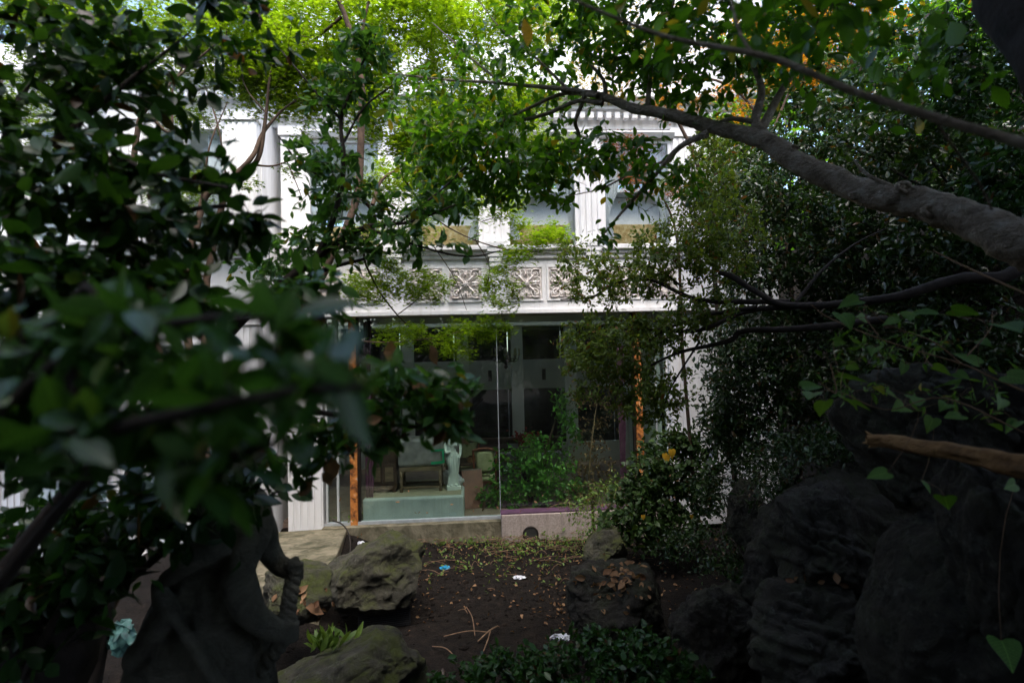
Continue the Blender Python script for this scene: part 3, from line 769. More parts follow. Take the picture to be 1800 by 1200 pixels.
# ------------------------------------------------------------------ things inside the glazed room
def at_house(name, label, cat, x, y, z, rz=0.0, group=None):
    return tag(empty(name, hw(x, y, z), YAW + rz), label, cat, group)
def remesh(mb, mat, name, parent, voxel=0.012, smooth_it=4, disp=0.0, **k):
    me = mb.mesh('tmp', mat); o = bpy.data.objects.new('tmp', me); COL.objects.link(o)
    r = o.modifiers.new('r', 'REMESH'); r.mode = 'VOXEL'; r.voxel_size = voxel; r.use_smooth_shade = True
    s_ = o.modifiers.new('s', 'SMOOTH'); s_.iterations = smooth_it; s_.factor = 0.5
    bpy.context.view_layer.update()
    ev = o.evaluated_get(bpy.context.evaluated_depsgraph_get())
    out = bpy.data.meshes.new_from_object(ev)
    bpy.data.objects.remove(o); out.name = name
    if not out.materials: out.materials.append(MATS[mat])
    return link(name, out, parent, **k)
def ell(mb, c, r, seg=2):
    bm = bmesh.new(); bmesh.ops.create_icosphere(bm, subdivisions=seg, radius=1)
    mb.add([(c[0] + v.co.x * r[0], c[1] + v.co.y * r[1], c[2] + v.co.z * r[2]) for v in bm.verts], [[v.index for v in f.verts] for f in bm.faces]); bm.free()
# marble figure
st = at_house('marble_statue', 'white marble draped female figure on a square plinth on the platform', 'statue', -1.13, 0.62, 0.377, 0.15)
bx('plinth', 'marble', st, -0.13, 0.13, -0.12, 0.12, 0, 0.075, 0.008)
mb = MB()
V, Fs = [], []; nz, na = 46, 72                               # drapery, waist to feet, with raised folds
for j in range(nz):
    u = j / (nz - 1); z = 0.085 + 0.60 * u
    rx = 0.080 + 0.045 * math.exp(-((u - 0.78) / 0.22) ** 2) + 0.018 * (1 - u) ** 3; ry = 0.075 + 0.022 * math.exp(-((u - 0.8) / 0.25) ** 2)
    cx = 0.02 * math.sin(u * 3.2) - 0.012
    for i in range(na):
        a = 2 * PI * i / na
        fold = 0.012 * math.sin(a * 11 + u * 5 + 2.2 * math.sin(u * 4 + a)) * (0.45 + 0.55 * math.sin(a * 2 + 1 + u * 3)) + 0.006 * math.sin(a * 23 - u * 9)
        knee = 0.028 * math.exp(-((u - 0.62) / 0.2) ** 2) * math.exp(-((((a + PI / 2 + 0.5 + PI) % (2 * PI)) - PI) / 0.5) ** 2)
        V.append((cx + (rx + fold + knee) * math.cos(a), (ry + fold + knee) * math.sin(a), z))
for j in range(nz - 1):
    for i in range(na):
        Fs.append((j * na + i, j * na + (i + 1) % na, (j + 1) * na + (i + 1) % na, (j + 1) * na + i))
Fs += [tuple(range(na))[::-1], tuple((nz - 1) * na + i for i in range(na))]
mb.add(V, Fs)
mb.tube(smooth_path([(-0.02, 0, 0.62), (-0.03, 0, 0.72), (-0.02, 0.0, 0.82), (0.0, 0, 0.90), (0.01, 0, 0.95), (0.012, -0.004, 1.0)], 3), list(np.interp(np.linspace(0, 5, 16), range(6), [0.105, 0.088, 0.098, 0.10, 0.045, 0.035])), 16)
ell(mb, (-0.05, -0.075, 0.835), (0.042, 0.035, 0.042)); ell(mb, (0.04, -0.075, 0.835), (0.042, 0.035, 0.042))
ell(mb, (0.012, -0.012, 1.065), (0.050, 0.060, 0.068)); ell(mb, (0.012, 0.035, 1.085), (0.052, 0.055, 0.05)); ell(mb, (0.012, -0.072, 1.058), (0.010, 0.014, 0.016))
mb.tube(smooth_path([(-0.10, 0, 0.90), (-0.15, -0.01, 0.80), (-0.13, -0.07, 0.70), (-0.06, -0.11, 0.72)], 4), list(np.linspace(0.036, 0.022, 13)), 10)
mb.tube(smooth_path([(0.11, 0, 0.90), (0.145, 0.0, 0.78), (0.13, -0.04, 0.66), (0.10, -0.08, 0.58)], 4), list(np.linspace(0.036, 0.022, 13)), 10)
for dx in (-0.045, 0.05):
    mb.tube([(dx, -0.05, 0.09), (dx - 0.005, -0.10, 0.088), (dx - 0.01, -0.125, 0.086)], [0.026, 0.022, 0.012], 8)
remesh(mb, 'marble', 'figure', st, 0.006, 1)
# wrapped bench
bn = at_house('wrapped_bench', 'oak bench with turned legs, its seat wrapped in grey plastic with green tape', 'bench', -1.73, 0.75, 0.377)
def turned(h): return [(0.030, 0), (0.030, 0.06), (0.018, 0.075), (0.030, 0.10), (0.024, 0.13), (0.032, h * 0.55), (0.020, h * 0.62), (0.033, h * 0.70), (0.033, h)]
for sx in (-0.36, 0.36):
    for sy in (-0.22, 0.22): MB().lathe(turned(0.38), 12).build('leg', 'oak_wood', bn, True, loc=(sx, sy, 0))
bx('rail', 'oak_wood', bn, -0.39, 0.39, -0.25, 0.25, 0.381, 0.46, 0.008)
for sy in (-0.22, 0.22): bx('stretcher', 'oak_wood', bn, -0.33, 0.33, sy - 0.015, sy + 0.015, 0.065, 0.10)
mbw = MB().box(-0.42, 0.42, -0.27, 0.27, 0.461, 0.98, 0.05)
wrap = remesh(mbw, 'grey_cloth', 'plastic_wrap', bn, 0.03, 2)
for v in wrap.data.vertices:
    n_ = noise.noise_vector(v.co * 7); v.co += n_ * 0.018
for z, t_ in ((0.50, 0.05), (0.73, 0.04)):
    mbt = MB(); mbt.tube([(0.22, -0.288, z), (0.40, -0.292, z + 0.01), (0.445, -0.24, z + 0.005), (0.447, 0.1, z)], 0.004, 6)
    tp = MB().add([(0.20, -0.291, z), (0.43, -0.297, z + 0.02), (0.43, -0.297, z + 0.02 + t_), (0.20, -0.291, z + t_), (0.452, -0.2, z + 0.01), (0.452, -0.2, z + t_ + 0.01)], [(0, 1, 2, 3), (1, 4, 5, 2)])
    o = tp.build('tape', 'green_tape', bn); md = o.modifiers.new('s', 'SOLIDIFY'); md.thickness = 0.003
mbt = MB().add([(0.415, -0.301, 0.54), (0.445, -0.297, 0.54), (0.445, -0.297, 0.75), (0.405, -0.301, 0.74)], [(0, 1, 2, 3)])
o = mbt.build('tape', 'green_tape', bn); md = o.modifiers.new('s', 'SOLIDIFY'); md.thickness = 0.003
# carved cabinets
def cabinet(x, y, w_, h, label):
    c = at_house('carved_cabinet', label, 'cabinet', x, y, 0.377, 0, 'dark cabinets on the platform')
    bx('carcass', 'dark_wood', c, -w_ / 2, w_ / 2, -0.2, 0.2, 0.08, h, 0.006)
    for sx in (-1, 1): bx('foot', 'dark_wood', c, sx * (w_ / 2 - 0.05) - 0.035, sx * (w_ / 2 - 0.05) + 0.035, -0.19, 0.19, 0, 0.079)
    bx('cornice', 'dark_wood', c, -w_ / 2 - 0.03, w_ / 2 + 0.03, -0.235, 0.2, h + 0.001, h + 0.06, 0.01)
    for z0, z1 in ((0.16, 0.52), (0.60, h - 0.08)):
        dr = MB()
        for s in (-1, 1):
            xa, xb = (0.008, w_ / 2 - 0.02) if s > 0 else (-w_ / 2 + 0.02, -0.008)
            d = bx('door', 'dark_wood', c, xa, xb, -0.222, -0.201, z0, z1, 0.004)
            bx('panel', 'oak_wood' if z0 < 0.3 else 'dark_wood', d, xa + 0.035, xb - 0.035, -0.232, -0.2225, z0 + 0.05, z1 - 0.05, 0.004)
    n = 12; V = [(-w_ / 2 + w_ * i / n, -0.205, 0.12) for i in range(n + 1)] + [(-w_ / 2 + w_ * i / n, -0.205, 0.075 - 0.03 * abs(math.sin(PI * i / n * 2))) for i in range(n + 1)]
    o = MB().add(V, [(i, i + 1, n + 2 + i, n + 1 + i) for i in range(n)]).build('apron', 'dark_wood', c); md = o.modifiers.new('s', 'SOLIDIFY'); md.thickness = 0.015
cabinet(-2.43, 0.75, 0.50, 1.30, 'dark carved wooden cabinet beside the purple curtain')
# curtains
def curtain(x, w_, y, z0, z1, n, mat, label, name='purple_curtain'):
    V, Q = [], []; nu, nv = n * 8, 16
    for j in range(nv + 1):
        z = z0 + (z1 - z0) * j / nv
        for i in range(nu + 1):
            u = i / nu; a = u * n * 2 * PI
            sq = 1 + 0.12 * math.sin(j * 0.9)
            V.append((-w_ / 2 + w_ * u * sq, 0.035 * math.sin(a + 0.2 * math.sin(j * 0.7)), z - z0))
    for j in range(nv):
        for i in range(nu):
            a = j * (nu + 1) + i; Q.append((a, a + 1, a + nu + 2, a + nu + 1))
    o = link(name, np_mesh(name, V, Q, mat, True)); o.location = hw(x, y, z0); o.rotation_euler = (0, 0, YAW)
    md = o.modifiers.new('s', 'SOLIDIFY'); md.thickness = 0.004
    tag(o, label, 'curtain', 'purple curtains')
curtain(-2.62, 0.13, 0.22, 0.378, 3.6, 3, 'purple_cloth', 'narrow gathered purple curtain beside the cabinet')
curtain(2.02, 0.11, 0.16, -0.025, 3.0, 4, 'purple_cloth', 'narrow gathered purple curtain near the orange post by the shrubs')
# crumpled plastic sheet behind the figure
mb = MB(); ell(mb, (0, 0, 0.11), (0.17, 0.13, 0.15)); ell(mb, (0.14, 0.02, 0.07), (0.12, 0.10, 0.09)); ell(mb, (-0.1, 0, 0.17), (0.09, 0.08, 0.13))
bag = remesh(mb, 'white_plastic', 'plastic_sheet', None, 0.02, 1, loc=hw(-1.17, 1.0, 0.377))
for v in bag.data.vertices: v.co += noise.noise_vector(v.co * 9) * 0.035; v.co.z = max(v.co.z, 0.0)
tag(bag, 'crumpled pale plastic sheet behind the marble figure', 'plastic sheet')
# dining chairs, tables, sofa
def chair(x, y, rz, label, z=-0.03):
    c = at_house('dining_chair', label, 'chair', x, y, z, rz, 'cream upholstered dining chairs')
    bx('seat', 'cream_cloth', c, -0.23, 0.23, -0.23, 0.20, 0.42, 0.50, 0.03)
    bx('seat_rail', 'red_wood', c, -0.24, 0.24, -0.24, 0.21, 0.36, 0.419, 0.008)
    for sx in (-0.21, 0.21):
        MB().tube([(sx, -0.21, 0), (sx, -0.21, 0.36)], [0.016, 0.024], 8).build('leg', 'red_wood', c)
        MB().tube(smooth_path([(sx, 0.24, 0), (sx, 0.19, 0.40), (sx * 1.05, 0.24, 0.75), (sx * 1.10, 0.30, 1.06)], 4), 0.02, 8).build('leg', 'red_wood', c)
    mb = MB()
    V, Fs = [], []
    for j in range(9):
        u = j / 8; ww = 0.15 + 0.05 * u
        for i in range(7): V.append((-ww + 2 * ww * i / 6, 0.205 + 0.09 * u + 0.03 * (1 - ((i - 3) / 3) ** 2) - 0.03, 0.60 + 0.42 * u))
    for j in range(8):
        for i in range(6): Fs.append((j * 7 + i, j * 7 + i + 1, j * 7 + i + 8, j * 7 + i + 7))
    o = mb.add(V, Fs).build('backrest', 'cream_cloth', c, True); md = o.modifiers.new('s', 'SOLIDIFY'); md.thickness = 0.04
    MB().tube(smooth_path([(-0.23, 0.30, 1.05), (0, 0.31, 1.09), (0.23, 0.30, 1.05)], 5), 0.024, 8).build('top_rail', 'red_wood', c)
    return c
chair(-0.52, 1.35, PI, 'cream backed dining chair with red wood frame behind the marble figure')
chair(-0.92, 2.6, PI + 0.3, 'cream backed dining chair farther back beside the interior column')
chair(0.6, 3.4, PI - 0.2, 'cream backed dining chair by the far sofa, half behind the shrub')
def table(x, y, label, w_=0.8, h=0.72):
    t_ = at_house('dining_table', label, 'table', x, y, -0.03, 0, 'dark dining tables')
    bx('tabletop', 'dark_wood', t_, -w_ / 2, w_ / 2, -0.4, 0.4, h - 0.04, h, 0.01)
    for sx in (-1, 1):
        for sy in (-1, 1): MB().lathe([(0.035, 0), (0.025, 0.1), (0.04, h * 0.5), (0.03, h - 0.1), (0.045, h - 0.041)], 10).build('leg', 'dark_wood', t_, True, loc=(sx * (w_ / 2 - 0.06), sy * 0.34, 0))
    return t_
table(-0.95, 1.9, 'dark wooden table behind the marble figure'); table(0.15, 2.2, 'dark wooden table beside the glass joint', 0.9); table(-0.2, 3.9, 'long dark table near the back wall of the room', 1.4)
rp = at_house('leaning_board', 'red brown wooden board leaning beside the platform', 'board', -0.72, 0.75, -0.03, 0.2)
o = MB().box(-0.2, 0.2, -0.012, 0.012, 0, 0.75, 0.004).build('panel', 'red_wood', rp, rot=(-0.5, 0, 0)); 
bx('edge_strip', 'dark_wood', o, -0.205, 0.205, -0.016, 0.016, 0.751, 0.775)
sf = at_house('long_sofa', 'low sofa with pale cushions under the far dark windows', 'sofa', 0.3, 4.6, -0.03)
bx('base', 'dark_wood', sf, -1.3, 1.3, -0.35, 0.35, 0.06, 0.30, 0.03)
for sx in (-1.2, 1.2):
    for sy in (-0.28, 0.28): bx('foot', 'dark_wood', sf, sx - 0.03, sx + 0.03, sy - 0.03, sy + 0.03, 0, 0.059)
bx('backrest', 'dark_wood', sf, -1.3, 1.3, 0.2, 0.4, 0.301, 0.80, 0.05)
for x in (-0.85, 0.0, 0.85):
    bx('cushion', 'pale_cloth', sf, x - 0.4, x + 0.4, -0.34, 0.19, 0.302, 0.44, 0.05)
bx('white_panel', W, sf, -1.28, 1.28, -0.37, -0.352, 0.10, 0.28)
bxs = at_house('cardboard_box', 'small brown cardboard box on the table behind the figure', 'box', -0.80, 1.75, 0.69, 0.3)
bx('carton', 'dead_wood', bxs, -0.08, 0.08, -0.06, 0.06, 0, 0.10, 0.003)
MB().add([(-0.08, -0.06, 0.101), (0.08, -0.06, 0.101), (0.09, -0.12, 0.15), (-0.07, -0.12, 0.15)], [(0, 1, 2, 3)]).build('flap', 'dead_wood', bxs)
# chandelier
ch = at_house('iron_chandelier', 'dark iron chandelier with candle arms hanging behind the glass', 'chandelier', 0.02, 2.4, 0)
MB().lathe([(0.012, 2.60), (0.05, 2.64), (0.03, 2.70), (0.09, 2.76), (0.14, 2.84), (0.05, 2.90), (0.02, 3.1), (0.035, 3.16), (0.012, 3.3), (0.012, 3.74)], 14).build('stem', 'iron', ch, True)
for k in range(8):
    a = k * PI / 4; ca, sa = math.cos(a), math.sin(a)
    ar = MB().tube([(r * ca, r * sa, z) for r, z in smooth_path([(0.06, 2.85), (0.16, 2.76), (0.27, 2.80), (0.30, 2.90)], 4)], 0.010, 6).build('arm', 'iron', ch)
    MB().lathe([(0.01, 2.90), (0.04, 2.915), (0.014, 2.93), (0.014, 3.05), (0.004, 3.06)], 8, 0.30 * ca, 0.30 * sa).build('candle', 'cream_cloth', ar)
MB().tube([(0.29 * math.cos(a), 0.29 * math.sin(a), 2.82) for a in np.linspace(0, 2 * PI, 33)], 0.008, 6, False).build('ring', 'iron', ch)
# red flowers in a dark vase
fv = at_house('flower_vase', 'dark vase of dull red flowers by the interior column', 'vase', 0.38, 1.7, -0.03)
MB().lathe([(0.10, 0), (0.14, 0.25), (0.12, 0.6), (0.16, 0.9), (0.15, 1.0)], 16).build('vase', 'iron', fv, True)
pts = hw(0.38, 1.7, 1.18) + RNG.normal(size=(160, 3)) * np.array([0.15, 0.12, 0.07])
scatter(fv, hw(0.38, 1.7, -0.03), pts, 'curl', 'red_flower', 0.06, name='blossoms')
for o in fv.children:
    if o.name.startswith('blossoms'):
        o.rotation_euler = (0, 0, -YAW)

# ------------------------------------------------------------------ rocks
def rock(c, r, seed, mat, label, rot=(0, 0, 0), sub=6, cuts=11, amp=0.17, strata=0.0, group='garden boulders', name='boulder'):
    bm = bmesh.new(); bmesh.ops.create_icosphere(bm, subdivisions=sub, radius=1)
    rr = random.Random(seed); off = Vector((seed * 3.7, seed * 1.3, seed * 2.1))
    planes = []
    for _ in range(cuts):
        v = Vector((rr.gauss(0, 1), rr.gauss(0, 1), rr.gauss(0, 1))).normalized(); planes.append((v, rr.uniform(0.60, 0.86)))
    for v in bm.verts:
        p = v.co.copy()
        for n_, d in planes:
            e = p.dot(n_) - d
            if e > 0: p -= n_ * e * 0.88
        w3 = p + noise.noise_vector(p * 2.5 + off) * 0.18
        k = noise.fractal(p * 1.4 + off, 0.9, 2.1, 7) * amp + (0.012 if mat == 'mossy_rock' else 0.03) * noise.ridged_multi_fractal(p * 4.5 + off, 0.75, 2.3, 7, 0.9, 2.0) - 0.02
        k -= (0.4 if mat == 'mossy_rock' else 1.0) * (0.06 * max(0.0, 1 - abs(noise.noise(w3 * 1.5 - off)) * 26) + 0.03 * max(0.0, 1 - abs(noise.noise(w3 * 3.7 + off)) * 20))
        if strata: k += strata * abs(noise.noise(Vector((p.x * 1.2, p.y * 1.2, p.z * 7.5 + 2 * p.x)) + off))
        p += v.co.normalized() * (k - 0.05)
        v.co = Vector((p.x * r[0], p.y * r[1], p.z * r[2]))
    me = bpy.data.meshes.new(name); bm.to_mesh(me); bm.free()
    me.polygons.foreach_set('use_smooth', np.ones(len(me.polygons), bool))
    me.materials.append(MATS[mat])
    o = link(name, me, None, c, rot); tag(o, label, 'rock', group); return o
rock(P(668, 1003, 7.1), (0.72, 0.62, 0.50), 3, 'mossy_rock', 'large tilted mossy boulder beside the concrete walkway edge', (0.1, -0.35, 0.3))
rock(P(610, 1190, 4.5) + np.array([0, 0, -0.12]), (0.72, 0.55, 0.46), 9, 'mossy_rock', 'rounded mossy boulder below the wire mesh box', (0, 0.06, 0.4), cuts=4)
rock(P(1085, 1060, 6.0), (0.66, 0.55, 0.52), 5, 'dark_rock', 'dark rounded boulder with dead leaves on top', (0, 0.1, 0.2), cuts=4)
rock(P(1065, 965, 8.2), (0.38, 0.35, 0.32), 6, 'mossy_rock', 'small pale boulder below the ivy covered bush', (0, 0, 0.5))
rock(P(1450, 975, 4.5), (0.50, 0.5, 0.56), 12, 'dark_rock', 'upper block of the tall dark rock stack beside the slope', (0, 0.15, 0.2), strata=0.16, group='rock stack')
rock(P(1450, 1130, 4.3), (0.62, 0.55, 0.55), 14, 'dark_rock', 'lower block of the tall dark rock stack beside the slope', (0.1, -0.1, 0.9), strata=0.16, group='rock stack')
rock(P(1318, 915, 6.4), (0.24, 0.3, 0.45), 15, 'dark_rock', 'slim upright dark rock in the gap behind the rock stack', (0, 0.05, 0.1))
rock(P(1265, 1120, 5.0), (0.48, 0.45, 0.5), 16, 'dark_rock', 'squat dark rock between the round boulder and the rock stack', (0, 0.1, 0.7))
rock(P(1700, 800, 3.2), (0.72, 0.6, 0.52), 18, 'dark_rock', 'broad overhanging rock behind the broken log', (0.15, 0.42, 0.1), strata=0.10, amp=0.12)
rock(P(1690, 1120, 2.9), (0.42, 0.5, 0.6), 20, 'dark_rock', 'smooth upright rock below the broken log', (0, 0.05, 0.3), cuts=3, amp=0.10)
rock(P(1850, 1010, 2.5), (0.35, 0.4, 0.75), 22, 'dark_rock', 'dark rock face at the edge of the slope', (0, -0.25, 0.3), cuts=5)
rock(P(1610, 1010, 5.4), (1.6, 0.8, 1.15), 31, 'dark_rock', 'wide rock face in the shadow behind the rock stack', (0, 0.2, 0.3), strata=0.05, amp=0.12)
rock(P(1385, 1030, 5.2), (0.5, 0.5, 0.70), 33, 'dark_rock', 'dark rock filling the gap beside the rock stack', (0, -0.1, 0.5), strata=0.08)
rock(P(520, 1040, 5.9), (0.42, 0.45, 0.30), 24, 'mossy_rock', 'low flat stone with dead leaves behind the statue arms', (0, 0.05, 0.3), cuts=6)

# ------------------------------------------------------------------ broken log
lg = tag(empty('broken_log', P(1800, 810, 2.2)), 'splintered brown broken log jutting over the dark rocks', 'log')
rows = smooth_path([(*P(1523, 772, 2.45), 0.016), (*P(1560, 776, 2.42), 0.028), (*P(1640, 790, 2.3), 0.031), (*P(1740, 808, 2.15), 0.036), (*P(1850, 832, 2.0), 0.042)], 10)
V, Q = tube_np(rows[:, :3], rows[:, 3], 22)
ctr = np.repeat(rows[:, :3], 22, 0); ang = np.tile(np.arange(22), len(rows))
k = np.array([0.55 * noise.noise(Vector((a * 1.3, i // 22 * 0.10, 1.0))) + 0.22 * noise.noise(Vector(v * 22)) - (0.45 if (a in (5, 6) and noise.noise(Vector((0, i // 22 * 0.2, 4))) > -0.15) else 0) for i, (v, a) in enumerate(zip(V, ang))])
V = ctr + (V - ctr) * (1 + k[:, None])
link('trunk', np_mesh('log', V - P(1800, 810, 2.2), Q, 'dead_wood', True), lg)
for px, py, L in ((1521, 757, 16), (1516, 778, 10), (1526, 786, 12)):
    p0, p1 = P(1545, 778, 2.43), P(px, py, 2.46)
    MB().tube([p0 - P(1800, 810, 2.2), (p0 + p1) / 2 - P(1800, 810, 2.2), p1 - P(1800, 810, 2.2)], [0.016, 0.011, 0.002], 6).build('splinter', 'dead_wood', lg)

# ------------------------------------------------------------------ garden statue seen from behind
sb = P(350, 1330, 2.25); sb[2] = gz1(sb[0], sb[1]) - 0.02
gs = tag(empty('garden_statue', sb), 'weathered grey stone figure in a long draped robe gripping a thick rope', 'statue')
def S(px, py, Y=2.25): return P(px, py, Y) - sb
mb = MB()
V, Fs = [], []; nz, na = 60, 110
spine = smooth_path([(*S(350, 1330), 0.30, 0.24), (*S(350, 1200), 0.262, 0.21), (*S(357, 1090), 0.215, 0.18), (*S(372, 1010), 0.155, 0.135), (*S(388, 960), 0.125, 0.11)], 15)
spine[0, 2] = 0.0
nz = len(spine)
for j in range(nz):
    u = j / (nz - 1); cx, cy, cz, rx, ry = spine[j]
    for i in range(na):
        a = 2 * PI * i / na
        w_ = 0.55 + 0.45 * math.sin(a * 3 + 1.5 + u)
        fold = (0.036 * (1 - abs(math.sin(a * 6.5 + 0.9 * math.sin(2.5 * u + a * 2))) ** 0.6 * 1.6) * w_ + 0.013 * math.sin(a * 15 + 3 * u + 2 * math.sin(a * 2))) * (1.15 - 0.6 * u)
        V.append((cx + (rx + fold) * math.cos(a), cy + (ry + fold) * math.sin(a), cz))
for j in range(nz - 1):
    for i in range(na): Fs.append((j * na + i, j * na + (i + 1) % na, (j + 1) * na + (i + 1) % na, (j + 1) * na + i))
Fs += [tuple(range(na))[::-1], tuple((nz - 1) * na + i for i in range(na))]
mb.add(V, Fs)
def chain(pts, n=12, sub=5):
    q = smooth_path([(*S(*p[:2], p[2]), p[3]) for p in pts], sub); mb.tube(q[:, :3], list(q[:, 3]), n)
chain([(372, 1000, 2.25, 0.13), (392, 950, 2.25, 0.125), (408, 900, 2.25, 0.14), (418, 868, 2.25, 0.12), (422, 850, 2.25, 0.06), (424, 830, 2.25, 0.05)], 16)
ell(mb, S(426, 800, 2.25), (0.085, 0.095, 0.11)); ell(mb, S(420, 792, 2.20), (0.09, 0.08, 0.10))          # head and hair knot
ell(mb, S(432, 806, 2.34), (0.014, 0.022, 0.02))
chain([(352, 880, 2.22, 0.07), (430, 885, 2.22, 0.075), (447, 930, 2.2, 0.068), (425, 985, 2.16, 0.060), (418, 1030, 2.13, 0.056), (440, 1075, 2.15, 0.054), (475, 1103, 2.2, 0.046), (500, 1112, 2.24, 0.036)])   # near arm
chain([(440, 890, 2.33, 0.066), (462, 930, 2.40, 0.058), (470, 962, 2.45, 0.052), (490, 992, 2.45, 0.042), (512, 1004, 2.42, 0.034)])                                      # far arm
chain([(340, 985, 2.10, 0.03), (375, 968, 2.07, 0.036), (405, 958, 2.09, 0.03)])                                                                                          # sash knot
chain([(290, 1020, 2.08, 0.03), (330, 992, 2.06, 0.035), (372, 975, 2.05, 0.03)], 10)
chain([(275, 1020, 2.12, 0.02), (285, 1050, 2.10, 0.035), (300, 1085, 2.08, 0.04), (262, 1130, 2.08, 0.045), (235, 1160, 2.1, 0.04), (250, 1185, 2.12, 0.02)], 10)          # flying fold of the robe
chain([(300, 1080, 2.07, 0.02), (330, 1120, 2.05, 0.022), (360, 1165, 2.04, 0.024), (400, 1220, 2.05, 0.02)], 10)
def fist(px, py, Y, dx):
    ell(mb, S(px, py, Y), (0.034, 0.030, 0.030))
    for k in range(4):
        o_ = S(px, py, Y) + np.array([0, -0.0, 0.030 - 0.019 * k])
        mb.tube(smooth_path([o_ + np.array([-0.01, -0.028, 0]), o_ + np.array([0.022, -0.036, -0.002]), o_ + np.array([0.046, -0.018, -0.003]), o_ + np.array([0.046, 0.012, -0.003]), o_ + np.array([0.022, 0.024, -0.002])], 3), list(np.linspace(0.0115 - 0.001 * k, 0.0085, 13)), 7)
    o_ = S(px, py, Y); mb.tube(smooth_path([o_ + np.array([0, 0.01, 0.028]), o_ + np.array([0.025, -0.02, 0.044]), o_ + np.array([0.045, -0.03, 0.034])], 3), list(np.linspace(0.012, 0.008, 7)), 7)
fist(500, 1108, 2.24, 1); fist(510, 1003, 2.42, 1)
fig = remesh(mb, 'statue_stone', 'figure', gs, 0.0075, 1)
# rope: two twisted strands through both fists
rp_ = smooth_path([S(512, 985, 2.40), S(516, 1010, 2.40), S(508, 1060, 2.34), S(506, 1105, 2.26), S(490, 1135, 2.24), S(455, 1180, 2.24), S(415, 1240, 2.24), S(380, 1330, 2.22)], 12)
rm = MB()
for ph in (0, 2.09, 4.19):
    q = np.array([p + 0.017 * np.array([math.cos(i * 0.55 + ph), 0.7 * math.sin(i * 0.55 + ph), 0.25 * math.sin(i * 0.55 + ph)]) for i, p in enumerate(rp_)])
    rm.tube(q, 0.019, 8)
rm.build('rope', 'statue_stone', gs, True)

# ------------------------------------------------------------------ litter, box, pole
def crumple(name, c, s, mat, label, seed):
    bm = bmesh.new(); bmesh.ops.create_icosphere(bm, subdivisions=3, radius=1)
    for v in bm.verts:
        k = noise.noise_vector(v.co * 2.3 + Vector((seed, 0, 0))); v.co = Vector((v.co.x * s[0], v.co.y * s[1], v.co.z * s[2])) + Vector((k.x * s[0], k.y * s[1], k.z * s[2])) * 0.7
    me = bpy.data.meshes.new(name); bm.to_mesh(me); bm.free(); me.materials.append(MATS[mat])
    return tag(link(name, me, None, c), label, 'litter', 'scraps of litter')
_YS = np.arange(2.0, 12, 0.02)
def on_ground(px, py, lift=0.0):
    d = P(px, py, 1.0) - EYE
    q = EYE + d[None, :] * _YS[:, None]
    hit = np.where(q[:, 2] <= ground_z(q[:, 0], q[:, 1]) + lift)[0]
    if not len(hit): return P(px, py, 8)
    x, y = q[hit[0], :2]
    return np.array([x, y, gz1(x, y) + lift])
crumple('plastic_scrap', on_ground(783, 999, 0.02), (0.07, 0.05, 0.025), 'blue_plastic', 'crumpled blue plastic scrap on the soil beside the tilted boulder', 1)
crumple('paper_scrap', on_ground(913, 1015, 0.02), (0.08, 0.05, 0.02), 'white_plastic', 'crumpled white scrap in the middle of the bare soil', 2)
crumple('paper_scrap', on_ground(634, 957, 0.02), (0.05, 0.05, 0.03), 'white_plastic', 'white scrap between the boulder and the walkway edge', 3)
crumple('plastic_bag', P(213, 1118, 3.4), (0.07, 0.06, 0.09), 'teal_plastic', 'crumpled teal and grey plastic bag behind the stone figure', 4)
crumple('paper_scrap', on_ground(985, 1125, 0.30), (0.09, 0.05, 0.03), 'white_plastic', 'white scrap caught in the low glossy shrub', 5)
bxp = on_ground(675, 1086, 0.0)
wb = tag(empty('mesh_box', bxp, 0.25), 'black wire mesh box topped with dry leaf litter', 'box')
bw, bd_, bh = 0.30, 0.30, 0.26
bx('lining', 'mortar_dark', wb, -bw + 0.01, bw - 0.01, -bd_ + 0.01, bd_ - 0.01, 0, bh - 0.02)
ms = MB()
for k in range(25):
    u = -1 + 2 * k / 24
    for s in (-1, 1):
        ms.box(u * bw - 0.002, u * bw + 0.002, s * bd_ - 0.002, s * bd_ + 0.002, 0, bh); ms.box(s * bw - 0.002, s * bw + 0.002, u * bd_ - 0.002, u * bd_ + 0.002, 0, bh)
for k in range(12):
    z = bh * k / 11
    for s in (-1, 1): ms.box(-bw, bw, s * bd_ - 0.003, s * bd_ + 0.003, z - 0.002, z + 0.002); ms.box(s * bw - 0.003, s * bw + 0.003, -bd_, bd_, z - 0.002, z + 0.002)
ms.build('wire_mesh', 'black_mesh', wb)['kind'] = 'stuff'
pts = np.stack([RNG.uniform(-bw * .95, bw * .95, 900), RNG.uniform(-bd_ * .95, bd_ * .95, 900), bh - 0.01 + RNG.random(900) * 0.03], 1)
scatter(wb, (0, 0, 0), pts, 'curl', 'dead_leaf', 0.035, name='leaf_litter', up=0.6)
pole = tag(link('leaning_pole', MB().tube([P(1222, 872, 8.6), P(1262, 770, 8.9)], [0.035, 0.035], 12).mesh('leaning_pole', 'blue_grey_pipe', True)), 'blue grey pole leaning against the white wall', 'pole')

